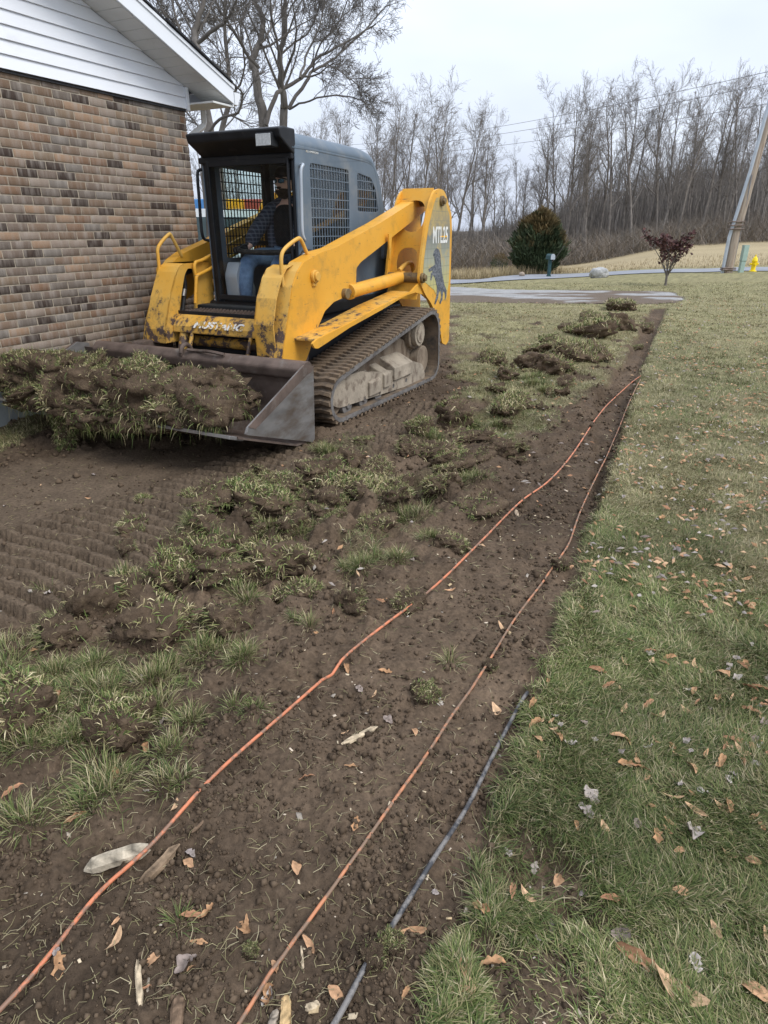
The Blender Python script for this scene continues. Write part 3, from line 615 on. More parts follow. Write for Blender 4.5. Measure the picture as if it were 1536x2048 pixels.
for side in (0, 1):
    y0, y1 = (0, -.44) if side == 0 else (mir(0), mir(-.44))
    n = len(outer); belt = LB(); vs = []; fs = []
    cx = sum(p.x for p in outer) / n; cz = sum(p.z for p in outer) / n
    nrms = []
    for i in range(n):
        t = (outer[(i + 1) % n] - outer[i - 1]).normalized(); nr = Vector((t.z, 0, -t.x))
        if nr.dot(outer[i] - Vector((cx, 0, cz))) < 0: nr = -nr
        nrms.append(nr)
    for i in range(n):
        for yy in (y0, y1):
            for dd in (-.018, -.05): q = outer[i] + nrms[i] * dd; vs.append((q.x, yy, q.z))
    for i in range(n):
        j = (i + 1) % n; a = 4 * i; b_ = 4 * j
        fs += [(a, b_, b_ + 2, a + 2), (a + 1, a + 3, b_ + 3, b_ + 1), (a, a + 1, b_ + 1, b_), (a + 2, b_ + 2, b_ + 3, a + 3)]
    belt.add(vs, fs); bo = belt.build('rubber_track', M['rubber'], loader, smooth=False)
    if lug_me is None:
        lm = MB(); hw = abs(y1 - y0) / 2 + .004
        prof = [(-.026, -.019), (.026, -.019), (.014, .012), (-.014, .012)]
        ysn = [-hw, -hw * .55, -hw * .18, hw * .18, hw * .55, hw]; offs = [0, .012, -.010, .010, -.012, 0]; vs = []; fs = []
        for yv, of in zip(ysn, offs):
            for a, c in prof: vs.append((a + of, yv, c))
        for i in range(5):
            for k in range(4): k2 = (k + 1) % 4; fs.append((i * 4 + k, i * 4 + k2, (i + 1) * 4 + k2, (i + 1) * 4 + k))
        fs += [(3, 2, 1, 0), (20, 21, 22, 23)]; lm.add(vs, fs); tmp = lm.build('tread_bar', M['rubber'], bo); lug_me = tmp.data; bpy.data.objects.remove(tmp)
    for i in range(n):
        o = bpy.data.objects.new('tread_bar', lug_me); COL.objects.link(o); o.parent = bo
        q = outer[i] ; ang = math.atan2(nrms[i].x, nrms[i].z); o.location = Vector((q.x, (y0 + y1) / 2, q.z)) + ORG - nrms[i] * .004; o.rotation_euler = (0, ang, 0)
    # dusty sidewall strips
    sw = LB(); vs = []; fs = []; ye = y0 + (.004 if side == 0 else -.004)
    for i in range(n):
        for dd in (-.014, -.056): q = outer[i] + nrms[i] * dd; vs.append((q.x, ye, q.z)); 
    for i in range(n): j = (i + 1) % n; fs.append((2 * i, 2 * i + 1, 2 * j + 1, 2 * j))
    sw.add(vs, fs); sw.build('track_edge', M['rubber_edge'], bo)
    S = 1 if side == 0 else -1
    Yf = lambda y: y if side == 0 else mir(y)
    fr = LB()
    if side == 0:
        prof = LPS(-.05, [(664, 800), (672, 768), (690, 752), (728, 742), (735, 745), (765, 745), (800, 738), (826, 722), (846, 728), (851, 748), (848, 768), (832, 780), (810, 774), (745, 795), (712, 806), (682, 816), (670, 814), (662, 804)])
        FRP = prof
    fr.prism(round_poly(FRP, .05), Yf(-.30), Yf(-.055)); fo = fr.build('track_frame', M['mudlt'], loader, bevel=.012)
    ch = LB(); ch.prism(round_poly([(-.35, .16), (-2.1, .14), (-2.15, .36), (-1.75, .52), (-1.0, .40), (-.4, .33)], .04), Yf(-.42), Yf(-.20)); ch.build('frame_top', M['mud'], fo, bevel=.01)
    # sloping mud caked gussets
    for (xa, xb, zt, zb) in ((-.78, -1.0, .36, .12), (-1.08, -1.22, .40, .14), (-1.30, -1.72, .44, .17)):
        gs = LB(); yo = Yf(-.03); yi = Yf(-.30)
        gs.add([(xa, yo, zb), (xb, yo, zb), (xb, yo, zb + .13), (xa, yo, zb + .13), (xa, yi, zb), (xb, yi, zb), (xb, yi, zt), (xa, yi, zt)], [(0, 1, 2, 3), (7, 6, 5, 4), (0, 4, 5, 1), (1, 5, 6, 2), (3, 2, 6, 7), (0, 3, 7, 4)])
        gs.build('gusset', M['mudlt'], fo, bevel=.01)
    for px, pz in ((-.42, .115), (-.72, .115), (-1.02, .115), (-1.32, .115), (-1.62, .115)):
        r_ = LB(); r_.cyl((px, Yf(-.36), pz), (px, Yf(-.07), pz), .085, 24); r_.cyl((px, Yf(-.069), pz), (px, Yf(-.055), pz), .03, 12); r_.build('roller', M['rubber_edge'], loader, smooth=True, bevel=.006)
    r_ = LB(); r_.cyl((-.215, Yf(-.36), .225), (-.215, Yf(-.09), .225), .165, 32); r_.build('front_idler', M['mud'], loader, smooth=True, bevel=.01)
    r_ = LB(); r_.cyl((-2.14, Yf(-.36), .24), (-2.14, Yf(-.10), .24), .15, 32); r_.build('rear_idler', M['mud'], loader, smooth=True, bevel=.01)
    r_ = LB(); r_.cyl((-2.02, Yf(-.5), .53), (-2.02, Yf(-.14), .53), .16, 32); hb = r_.build('drive_hub', M['mud'], loader, smooth=True, bevel=.012)
    r_ = LB(); r_.cyl((-2.02, Yf(-.139), .53), (-2.02, Yf(-.085), .53), .125, 32); r_.cyl((-2.02, Yf(-.0849), .53), (-2.02, Yf(-.075), .53), .09, 32); r_.build('hub_cap', M['mudlt'], hb, smooth=True, bevel=.006)
    r_ = LB()
    for k in range(14):
        a = 2 * math.pi * k / 14; r_.cyl((-2.12 + .2 * math.cos(a), Yf(-.36), .53 + .2 * math.sin(a)), (-2.12 + .2 * math.cos(a), Yf(-.17), .53 + .2 * math.sin(a)), .018, 8)
    r_.prism([(-2.12 + .2 * math.cos(a), .53 + .2 * math.sin(a)) for a in [2 * math.pi * k / 28 for k in range(28)]], Yf(-.30), Yf(-.275)); r_.build('drive_sprocket', M['mud'], hb)
# chassis between the tracks
b = LB(); b.box((-2.35, mir(-.47), .28), (-.25, -.47, .80)); b.box((-2.35, mir(-.62), .80), (-.62, -.62, .92)); b.build('chassis', M['black'], loader, bevel=.02)
b = LB(); b.box((-2.75, mir(-.55), .35), (-2.32, -.55, 1.25)); b.box((-2.72, mir(-.6), 1.25), (-2.2, -.6, 1.5)); b.build('engine_cover', M['grey'], loader, bevel=.04)
# fender beams and rear towers (both sides)
FEND = LPS(-.12, [(625, 688), (632, 680), (700, 646), (760, 613), (800, 594), (823, 583), (838, 566), (846, 556), (884, 556), (884, 640), (866, 640), (864, 617), (856, 599), (845, 589), (831, 585), (815, 590), (800, 598), (765, 619), (700, 655), (637, 697), (630, 697)])
TOWO = LPS(-.10, [(866, 388), (871, 380), (880, 377), (888, 381), (893, 392), (903, 428), (904, 460), (901, 560), (898, 680), (892, 690), (884, 686), (880, 655), (872, 628), (862, 606), (851, 590), (838, 560), (842, 520), (851, 450), (860, 405)])
for side in (0, 1):
    Yf = (lambda y: y) if side == 0 else mir
    FE = FEND if side == 0 else [(min(x, -1.2), z) for x, z in FEND[4:16]]
    b = LB(); b.prism(round_poly(FE, .015, 3) if side == 0 else FE, Yf(-.14), Yf(-.12)); fo = b.build('fender_beam', M['yellow'], loader, bevel=.004)
    b = LB()                                               # top flange of the beam
    top = [FEND[1], FEND[2], FEND[3], FEND[4], FEND[5]][0 if side == 0 else 2:]
    for (xa, za), (xb, zb) in zip(top, top[1:]): b.add([(xa, Yf(-.1405), za), (xb, Yf(-.1405), zb), (xb, Yf(-.36), zb), (xa, Yf(-.36), za), (xa, Yf(-.1405), za - .014), (xb, Yf(-.1405), zb - .014), (xb, Yf(-.36), zb - .014), (xa, Yf(-.36), za - .014)], [(0, 1, 2, 3), (7, 6, 5, 4), (0, 4, 5, 1), (2, 6, 7, 3), (0, 3, 7, 4), (1, 5, 6, 2)])
    b.build('fender_top', M['wyellow'], fo)
    b = LB(); b.prism(round_poly(TOWO, .03, 4), Yf(-.125), Yf(-.10)); to = b.build('lift_tower', M['yellow'], loader, bevel=.005)
    b = LB(); b.prism(round_poly(TOWO, .03, 4), Yf(-.50), Yf(-.478)); b.build('inner_plate', M['yellow'], to, bevel=.005)
    # forward facing web of the tower with two openings
    x0, z0 = lp(841, 545, -.125); x1, z1 = lp(862, 408, -.125)
    H = z1 - z0 + .30; wd_ = .353
    def ov(cy, cz, ry, rz2): return [(cy + ry * math.copysign(abs(math.cos(a)) ** .8, math.cos(a)), cz + rz2 * math.copysign(abs(math.sin(a)) ** .8, math.sin(a))) for a in [2 * math.pi * k / 24 for k in range(24)]]
    web = MB(); web.prism([(0, -.28), (wd_, -.28), (wd_, H - .1), (0, H - .1)], 0, .012, holes=[ov(wd_ / 2, .11, .12, .14), ov(wd_ / 2, .57, .125, .16)])
    dirv = Vector((x1 - x0, 0, z1 - z0)).normalized(); vs = []
    for v in web.v:
        q = Vector((x0, Yf(-.125) - (v[0] if side == 0 else -v[0]), z0)) + dirv * v[2] + Vector((-1, 0, 0)) * v[1]; vs.append(q + ORG)
    web.v = [tuple(q) for q in vs]; web.build('tower_web', M['yellow'], to, bevel=.003)
    b = LB(); xt, zt_ = lp(880, 384, -.1); b.box((xt - .12, Yf(-.477), zt_ - .02), (xt + .10, Yf(-.126), zt_ - .006)); b.build('tower_top', M['rust'], to)
    # pins
    for (u, v) in ((882, 402), (843, 556)):
        px, pz = lp(u, v, -.10); q = LB(); q.cyl((px, Yf(-.52), pz), (px, Yf(-.07), pz), .05, 20); q.cyl((px, Yf(-.0695), pz), (px, Yf(-.045), pz), .035, 6); q.build('pivot_pin', M['pin'], to, smooth=True, bevel=.004)
# rear decal, lettering and leaping horse figure on the visible tower
DEC = LPS(-.0985, [(868, 408), (873, 395), (888, 395), (899, 430), (900, 455), (898, 560), (893, 598), (878, 604), (868, 580), (845, 560), (848, 520), (857, 455)])
b = LB(); b.prism(round_poly(DEC, .02, 3), -.0995, -.0975); b.build('side_decal', M['rdecal'], to if False else loader)
def text_obj(txt, name, mat, size, M4, parent, xs=1.0, ext=.0008, bold=.0):
    cu = bpy.data.curves.new(name, 'FONT'); cu.body = txt; cu.size = size; cu.extrude = ext; cu.align_x = 'LEFT'; cu.offset = bold
    t = bpy.data.objects.new(name, cu); COL.objects.link(t); dg = bpy.context.evaluated_depsgraph_get(); me = bpy.data.meshes.new_from_object(t.evaluated_get(dg)); bpy.data.objects.remove(t)
    me.transform(Matrix.Diagonal((xs, 1, 1, 1))); me.transform(M4); me.materials.clear(); me.materials.append(mat); o = bpy.data.objects.new(name, me); COL.objects.link(o); o.parent = parent; return o
def frame_m4(o, ex, ey):          # text x along ex, y along ey
    ez = ex.cross(ey).normalized(); m = Matrix((ex, ey, ez)).transposed().to_4x4(); m.translation = o; return m
xa, za = lp(865, 486, -.096); xb, zb = lp(897, 486, -.096); xc, zc_ = lp(865, 453, -.096)
Ht = zc_ - za
text_obj('MTL25', 'model_lettering', M['decal'], Ht / .70, frame_m4(Vector((xa, -.0962, za)) + ORG, Vector((-1, 0, 0)), Vector((0, 0, 1))), loader, xs=abs(xb - xa) / (Ht / .70 * 3.02), bold=.004)
b = LB(); xq, zq = lp(880, 473, -.096); b.box((xq - .22, -.0965, zq - .007), (xq, -.0955, zq + .007)); b.build('orange_stripe', M['orangeylw'], loader)
HORSE = [(869, 501), (873, 496), (878, 499), (881, 509), (882, 525), (884, 545), (887, 560), (889, 570), (893, 580), (893, 592), (890, 601), (890, 590), (888, 582), (886, 586), (885, 598), (881, 608), (879, 606), (882, 594), (881, 582), (878, 584), (876, 596), (871, 609), (869, 607), (873, 592), (874, 576), (872, 565), (869, 554), (865, 549), (863, 561), (861, 560), (862, 547), (866, 541), (858, 544), (857, 538), (866, 532), (870, 529), (869, 515), (866, 510)]
b = LB(); b.prism(LPS(-.096, HORSE), -.0965, -.0955); b.build('horse_decal', M['decalgrey'], loader)
# lift arms
AO, AI = -.33, -.47
ARM = LPS(AO, [(566, 722), (570, 690), (577, 640), (586, 575), (596, 543), (608, 524), (626, 514), (645, 503), (668, 497), (700, 479), (760, 446), (820, 408), (852, 386), (866, 384), (872, 390), (872, 402), (864, 414), (848, 424), (800, 462), (755, 498), (722, 524), (713, 536), (712, 575), (706, 586), (690, 594), (668, 604), (650, 622), (634, 660), (620, 700), (612, 722)])
ARM_R = round_poly(ARM, .02, 3)
CYL0 = lp(703, 588, -.25); CYL1 = lp(828, 549, -.30)
for side in (0, 1):
    Yf = (lambda y: y) if side == 0 else mir
    if side == 1: ARM = [(-.045, .50), (-.045, .552), (-.115, .75), (-.25, 1.0), (-.379, 1.20), (-.473, 1.287), (-.617, 1.35), (-.95, 1.44)] + ARM[10:]
    yi_, yo_ = (AI, AO) if side == 0 else (-1.96, -2.08)
    b = LB(); b.prism(round_poly(ARM, .02, 3), yi_, yo_); ao = b.build('lift_arm', M['yellow'], loader, bevel=.008, seg=3)
    # worn front skin of the arm's drop
    fp = [p for p in ARM[:6]]; b = LB(); e0, e1 = yo_ + (-.012 if side == 0 else .012), yi_ + (.004 if side == 0 else -.004)
    for (xa, za), (xb, zb) in zip(fp, fp[1:]):
        b.add([(xa + .001, e0, za), (xb + .001, e0, zb), (xb + .001, e1, zb), (xa + .001, e1, za), (xa + .007, e0, za), (xb + .007, e0, zb), (xb + .007, e1, zb), (xa + .007, e1, za)], [(0, 1, 2, 3), (7, 6, 5, 4), (0, 4, 5, 1), (1, 5, 6, 2), (2, 6, 7, 3), (3, 7, 4, 0)])
    b.build('arm_front_skin', M['wyellow'], ao)
    # gusset seam plate on the arm side
    px, pz = lp(627, 553, AO); b = LB(); b.cyl((px, Yf(AO + .0005), pz), (px, Yf(AO + .03), pz), .052, 24); b.cyl((px, Yf(AO + .0305), pz), (px, Yf(AO + .05), pz), .036, 24); b.box((px - .02, Yf(AO + .0004), pz - .075), (px + .03, Yf(AO + .018), pz - .04)); b.build('arm_boss', M['pin'] if False else M['wyellow'], ao, smooth=True, bevel=.004)
    px, pz = CYL0; b = LB(); b.cyl((px, Yf(AO - .02), pz), (px, Yf(AO + .045), pz), .045, 20); b.build('cylinder_pin', M['pin'], ao, smooth=True, bevel=.004)
    # front guards with hoses inboard of each arm
    G0, G1 = (AI + .06, -.60) if side == 0 else (-1.955, -1.72)
    gp_ = [(.13, .60), (.145, .85), (.08, 1.05), (-.01, 1.20), (-.08, 1.265), (-.17, 1.29), (-.66, 1.29), (-.66, .60)] if side == 0 else [(.01, .60), (.0, .72), (-.11, .99), (-.23, 1.20), (-.27, 1.245), (-.33, 1.27), (-.70, 1.27), (-.70, .60)]
    hx_ = 0 if side == 1 else .12
    hole = [(-.20 + hx_, .84), (-.25 + hx_, .98), (-.33 + hx_, 1.17), (-.38 + hx_, 1.225), (-.45 + hx_, 1.22), (-.46 + hx_, 1.10), (-.41 + hx_, .84)]
    b = LB(); b.prism(round_poly(gp_, .03, 3), G1 + (.012 if side == 0 else -.012), G1, holes=[round_poly(hole, .02, 3)]); go = b.build('arm_guard', M['wyellow'], loader, bevel=.004)
    fpp = gp_[:7]; b = LB()
    for (xa, za), (xb, zb) in zip(fpp, fpp[1:]):
        b.add([(xa, G0, za), (xb, G0, zb), (xb, G1, zb), (xa, G1, za), (xa - .012, G0, za), (xb - .012, G0, zb), (xb - .012, G1, zb), (xa - .012, G1, za)], [(0, 1, 2, 3), (7, 6, 5, 4), (0, 4, 5, 1), (1, 5, 6, 2), (2, 6, 7, 3), (3, 7, 4, 0)])
    b.build('guard_front', M['wyellow'], go)
    ym = (G0 + G1) / 2
    for k, (dy, mt, r_) in enumerate(((-.04, 'hose', .022), (.0, 'wyellow', .026), (.045, 'hose', .02))):
        b = LB(); dx_ = (k - 1) * .055; b.tube(smooth_path([(-.22 + hx_ - dx_, ym + dy, .62), (-.27 + hx_ - dx_, ym + dy, .85), (-.34 + hx_ - dx_, ym + dy, 1.06), (-.40 + hx_, ym + dy, 1.17), (-.6, ym, 1.2)], 5), r_, 10); b.build('hydraulic_hose', M[mt], go, smooth=True)
        b = LB(); b.cyl((-.30 + hx_ - dx_, ym + dy, .98), (-.325 + hx_ - dx_, ym + dy, 1.04), r_ + .006, 12); b.build('hose_fitting', M['chrome'], go, smooth=True)
    # hard lines running from guard to the cab
    for k, (za_, xx) in enumerate(((1.30, -.08), (1.20, -.05)) if side == 1 else ()):
        b = LB(); yb = -1.685 + .02 * k; b.tube(smooth_path([(-.32 + xx, yb, .92), (-.36 + xx, yb, 1.1), (-.44, yb, za_ - .04), (-.58, yb, za_), (-1.1, yb, za_ + .16), (-1.5, yb, za_ + .28)], 6), .016, 10); b.build('hard_line', M['yellow'], loader, smooth=True)
    # lift cylinder
    (xa, za), (xb, zb) = CYL0, CYL1; yc = Yf(-.34); b = LB(); d = Vector((xb - xa, 0, zb - za)); p0 = Vector((xa, yc, za))
    b.tube([p0 + d * .09, p0 + d * .86], .062, 24); b.tube([p0 + d * .07, p0 + d * .10], .070, 24); b.tube([p0 + d * .86, p0 + d * .97], .045, 16); co = b.build('lift_cylinder', M['yellow'], loader, smooth=True, bevel=.004)
    b = LB(); b.tube([p0, p0 + d * .1], .034, 16); b.build('piston_rod', M['chrome'], co, smooth=True)
    b = LB(); b.tube(smooth_path([tuple(p0 + d * .80 + Vector((0, .0, .07))), tuple(p0 + d * .93 + Vector((0, 0, .12))), tuple(p0 + d * 1.02 + Vector((0, 0, .10))), tuple(p0 + d * 1.06 + Vector((0, 0, .0))), tuple(p0 + d * 1.12 + Vector((-.05, 0, -.02)))], 5), .024, 10); b.build('cylinder_hose', M['wyellow'], co, smooth=True)
    # hand rail on the arm's nose
    hp = LPS(-.43, [(571, 715), (574, 640), (570, 585), (566, 540), (563, 512), (571, 496), (594, 478), (602, 480), (612, 502), (621, 520)]) if side == 0 else [(-.10, .74), (-.20, 1.0), (-.255, 1.19), (-.265, 1.32), (-.285, 1.41), (-.43, 1.51), (-.47, 1.49), (-.57, 1.32)]
    hp = [(x + (.02 if z < 1.3 and side == 0 else 0), z) for x, z in hp]; Yf2 = -.43 if side == 0 else -1.955
    b = LB(); b.tube(smooth_path([(x, Yf2, z) for x, z in hp], 3), .0155, 10); b.build('hand_rail', M['wyellow'], ao, smooth=True)
    # arm stop bracket
    px, pz = lp(775, 490, -.30); b = LB(); b.prism([(px, pz + .1), (px - .07, pz + .1), (px - .05, pz - .06), (px - .02, pz - .14)], Yf(-.30), Yf(-.285)); b.build('lock_bracket', M['yellow'], ao)
# front apron, step and cross tube between the guards
yl, yr = -.60, -1.72
AP = [(-.10, .60), (-.095, .70), (-.10, .755), (-.16, .80), (-.19, .80), (-.13, .75), (-.125, .60)]
b = LB(); b.add([(-.09, yl, .69), (-.10, yl, .75), (-.19, yl, .845), (-.09, yr, .69), (-.10, yr, .75), (-.19, yr, .845), (-.12, yl, .69), (-.13, yl, .745), (-.21, yl, .835), (-.12, yr, .69), (-.13, yr, .745), (-.21, yr, .835)],
        [(0, 1, 4, 3), (1, 2, 5, 4), (6, 9, 10, 7), (7, 10, 11, 8), (0, 3, 9, 6), (2, 8, 11, 5), (0, 6, 7, 1), (1, 7, 8, 2), (3, 4, 10, 9), (4, 5, 11, 10)])
ap = b.build('front_apron', M['wyellow'], loader, bevel=.012)
ex = Vector((0, 1, 0)); ey = Vector((-.09, 0, .095)).normalized()
text_obj('MUSTANG', 'worn_lettering', M['worntext'], .098, frame_m4(Vector((-.0965, -1.47, .742)) + ORG + Vector((.006, 0, .004)), ex, ey), ap, xs=1.2, bold=.004)
b = LB(); b.box((-.62, yr, .84), (-.20, yl, .862)); b.box((-.205, yr - .0, .835), (-.19, yl, .872)); st = b.build('step_plate', M['black'], loader, bevel=.004)
b = LB()
for i in range(5):
    for j in range(26):
        x = -.25 - i * .065; y = yr + .05 + j * (yl - yr - .1) / 25; b.box((x - .02, y - .006, .8625), (x + .02, y + .006, .874))
b.build('step_grip', M['rust'], st)
b = LB(); b.box((-.60, yr, .863), (-.45, yl, .90)); b.build('step_riser', M['inner'], st, bevel=.008)
b = LB(); b.tube([(-.26, yr, .60), (-.26, yl, .60)], .05, 16); b.box((-.36, yr, .44), (-.30, yl, .66)); b.build('cross_member', M['wyellow'], loader, bevel=.006)
for side in (0, 1):
    Yf = (lambda y: y) if side == 0 else mir
    b = LB(); b.tube([(-.02, Yf(-.72), .36), (-.18, Yf(-.72), .78)], .045, 16); b.tube([(.03, Yf(-.84), .38), (-.12, Yf(-.84), .72)], .018, 10); b.build('tilt_cylinder', M['wyellow'], loader, smooth=True)
    b = LB(); b.prism(round_poly([(.13, .62), (-.25, .62), (-.22, .42), (.16, .30), (.20, .40)], .02, 3), Yf(AI + .01), Yf(AO - .01)); b.build('arm_foot', M['rust'], loader, bevel=.008)

# bucket
BY0, BY1 = .06, -2.40
bp = {'tr': (.315, .60), 'br': (.34, .03), 'bf': (1.133, .30), 'mf': (.97, .55)}
bk = LB()
fl = [(.36, .575), (.33, .45), (.315, .25), (.335, .10), (.42, .035), (.55, .045), (1.22, .285)]
vs = []; fs = []
for (x, z) in fl:
    for y in (BY0 - .02, BY1 + .02): vs.append((x, y, z)); vs.append((x - .012 if x < .5 else x, y, z - (.0 if x < .5 and z > .1 else .016)))
n = len(fl)
for i in range(n - 1):
    a = 4 * i; c = 4 * (i + 1); fs += [(a, a + 2, c + 2, c), (a + 1, c + 1, c + 3, a + 3), (a, c, c + 1, a + 1), (a + 2, a + 3, c + 3, c + 2)]
fs += [(0, 1, 3, 2), (4 * n - 4, 4 * n - 2, 4 * n - 1, 4 * n - 3)]
bk.add(vs, fs); bucket = bk.build('bucket', M['rust'], loader, bevel=.0)
SP = [(.30, .60), (.325, .03), (.36, .012), (1.16, .285), (1.13, .33), (.42, .625)]
for yy, ins in ((BY0, -.019), (BY1, .019)):
    b = LB(); b.prism(round_poly(SP, .012, 3), yy + ins, yy); spl = b.build('side_plate', M['steel'], bucket, bevel=.003)
    b = LB(); o2 = .004 if yy > -1 else -.004
    b.prism([(.30, .602), (.43, .628), (1.135, .334), (1.06, .30), (.40, .55), (.335, .56)], yy + o2, yy + o2 * .1); b.build('side_cutter', M['rust'], spl)
b = LB(); b.prism(round_poly([(.25, .60), (.24, .53), (.30, .48), (.37, .50), (.385, .575), (.34, .625), (.28, .63)], .02, 3), BY0 - .05, BY1 + .15); b.build('top_tube', M['rust'], bucket, bevel=.004)
b = LB(); b.box((1.15, BY1 + .03, .262), (1.30, BY0 - .03, .285), rot=Matrix.Rotation(-.34, 3, 'Y')); b.build('cutting_edge', M['steel'], bucket, bevel=.003)
b = LB()
R0, rr = .062, .018; cxx, czz = .31, .61; ring = [(cxx + R0 * math.cos(2 * math.pi * k / 20), -1.20, czz + R0 * math.sin(2 * math.pi * k / 20)) for k in range(21)]
b.tube(ring, rr, 8, cap=False); b.build('lifting_eye', M['rust'], bucket, smooth=True)
b = LB(); b.tube(smooth_path([(.36, -.75, .63), (.37, -.9, .645), (.34, -1.05, .635), (.36, -1.14, .64)], 5), .014, 6); b.build('chain_scrap', M['rust'], bucket)

# ---- cab
CX0, CX1, CY0, CY1 = -.63, -2.20, -.66, -1.64; CZ0, CZ1 = .90, 2.28
cabf = LB()
for y in (CY0, CY1):
    s_ = 1 if y == CY0 else -1
    cabf.box((CX0 - .10, y - s_ * (.035 if s_ > 0 else .055), CZ0), (CX0, y, 2.20))
    cabf.box((CX1 + .08, y - s_ * .10, CZ0), (CX1 + .18, y - s_ * .015, 2.18))
    cabf.box((-1.56, y - s_ * .06, CZ0), (-1.47, y - s_ * .012, 2.18))
cabf.box((CX0 - .10, CY1 + .10, 2.11), (CX0 - .002, CY0 - .10, 2.2)); cabf.box((CX0 - .10, CY1 + .10, CZ0), (CX0 - .002, CY0 - .10, CZ0 + .035))
cabf.box((CX1 + .08, CY1 + .1, 1.25), (CX1 + .16, CY0 - .1, 1.33)); cabf.box((CX1 + .08, CY1 + .1, 2.08), (CX1 + .16, CY0 - .1, 2.16)); cabf.box((CX1 + .08, CY1 + .1, CZ0), (CX1 + .15, CY0 - .1, 1.25))
cab = cabf.build('cab_frame', M['black'], loader, bevel=.012)
b = LB(); b.box((CX1 + .1, CY1 + .06, .80), (CX0 - .06, CY0 - .06, .84)); b.box((CX0 - .5, CY1 + .06, 2.155), (CX0 - .04, CY0 - .06, 2.175)); b.build('cab_lining', M['inner'], cab)
# side panels with window openings (cab side profile)
prof = [(CX0 - .005, CZ0), (CX0 - .005, 2.20), (-1.85, 2.18), (-2.04, 2.15), (-2.15, 2.06), (-2.29, 1.72), (-2.36, 1.20), (-2.36, CZ0)]
w1 = [(-.86, 1.30), (-.86, 2.08), (-1.53, 2.07), (-1.53, 1.30)]; w2 = [(-1.70, 1.72), (-1.70, 2.06), (-1.98, 2.03), (-2.08, 1.93), (-2.14, 1.72)]
for y, s_ in ((CY0, 1), (CY1, -1)):
    b = LB(); b.prism(round_poly(prof, .02, 2), y, y + s_ * .014, holes=[round_poly(w1, .03, 3), round_poly(w2, .03, 3)]); sp = b.build('side_panel', M['grey'] , cab, bevel=.004)
    for nm, w_, x0_, x1_, z0_, z1_ in (('a', w1, -.86, -1.53, 1.30, 2.075), ('b', w2, -1.70, -2.14, 1.72, 2.05)):
        g = LB(); x = x0_ - .03
        while x > x1_ + .01:
            zt2 = z1_ if nm == 'a' else min(z1_, z1_ - max(0, (-1.95 - x)) * 1.2); g.box((x - .004, y + s_ * .004, z0_ - .02), (x + .004, y + s_ * .0115, zt2 + .015)); x -= .047
        zz = z0_ + .04
        while zz < z1_:
            g.box((x1_ - .01 + (0 if nm == 'a' or zz < 1.93 else (zz - 1.93) * .9), y + s_ * .0025, zz - .0045), (x0_ + .01, y + s_ * .0105, zz + .0045)); zz += .078
        g.build('window_grille', M['grey'] if s_ == 1 else M['black'], sp)
        g = LB(); g.prism([(p[0], p[1]) for p in w_], y - s_ * .012, y - s_ * .007); g.build('window_pane', M['glass'], sp)
# roof shell with rolled edges
path = [(-.60, 2.30), (-.9, 2.305), (-1.3, 2.30), (-1.7, 2.295), (-1.95, 2.285), (-2.08, 2.25), (-2.17, 2.17), (-2.24, 2.0), (-2.32, 1.75), (-2.36, 1.45), (-2.38, 1.2)]
vs = []; fs = []; nt_ = 21
P = smooth_path([(x, 0, z) for x, z in path], 3)
for i, p in enumerate(P):
    t = (P[min(i + 1, len(P) - 1)] - P[max(i - 1, 0)]).normalized(); nr = Vector((-t.z, 0, t.x)); nr = nr if nr.dot(Vector((0, 0, 1)) + Vector((-.5, 0, 0))) > 0 else -nr
    for j in range(nt_):
        a = -1 + 2 * j / (nt_ - 1); hw = (CY0 - CY1) / 2 + .015; R = .13
        # rounded rectangle profile across
        s2 = abs(a) * (hw - R + R * math.pi / 2)
        if s2 < hw - R: yo, dr = s2, 0
        else: an = (s2 - (hw - R)) / R; yo, dr = hw - R + R * math.sin(an), R * (1 - math.cos(an))
        q = p - nr * dr; vs.append((q.x, (CY0 + CY1) / 2 + math.copysign(yo, a), q.z))
m_ = len(P)
for i in range(m_ - 1):
    for j in range(nt_ - 1): a = i * nt_ + j; fs.append((a, a + 1, a + nt_ + 1, a + nt_))
b = LB(); b.add(vs, fs); ro = b.build('cab_roof', M['grey'], cab, smooth=True); sm_ = ro.modifiers.new('thick', 'SOLIDIFY'); sm_.thickness = .012; sm_.offset = -1
text_obj('ALL-AMERICAN', 'faded_lettering', M['decal'], .022, frame_m4(Vector((-.80, CY0 + .0165, 2.158)) + ORG, Vector((-1, 0, 0)), Vector((0, 0, 1))), cab, xs=1.3)
# front visor box
b = LB(); b.prism([(-.66, 2.13), (-.62, 2.13), (-.44, 2.235), (-.42, 2.30), (-.50, 2.318), (-.66, 2.315)], CY1 + .02, CY0 + .012); vo = b.build('roof_visor', M['black'], cab, bevel=.014)
b = LB(); b.box((-.655, CY1 - .02, 2.09), (-.60, CY0 + .005, 2.14)); b.build('door_header', M['black'], cab, bevel=.01)
lx, lz_ = lp(572, 283, CY0 - .14)
b = LB(); b.box((-.50, CY0 - .21, 2.165), (-.405, CY0 - .045, 2.27)); wl = b.build('work_light', M['black'], cab, bevel=.01)
b = LB(); b.box((-.4045, CY0 - .20, 2.175), (-.398, CY0 - .055, 2.26)); b.build('light_lens', M['lens'], wl, bevel=.002)
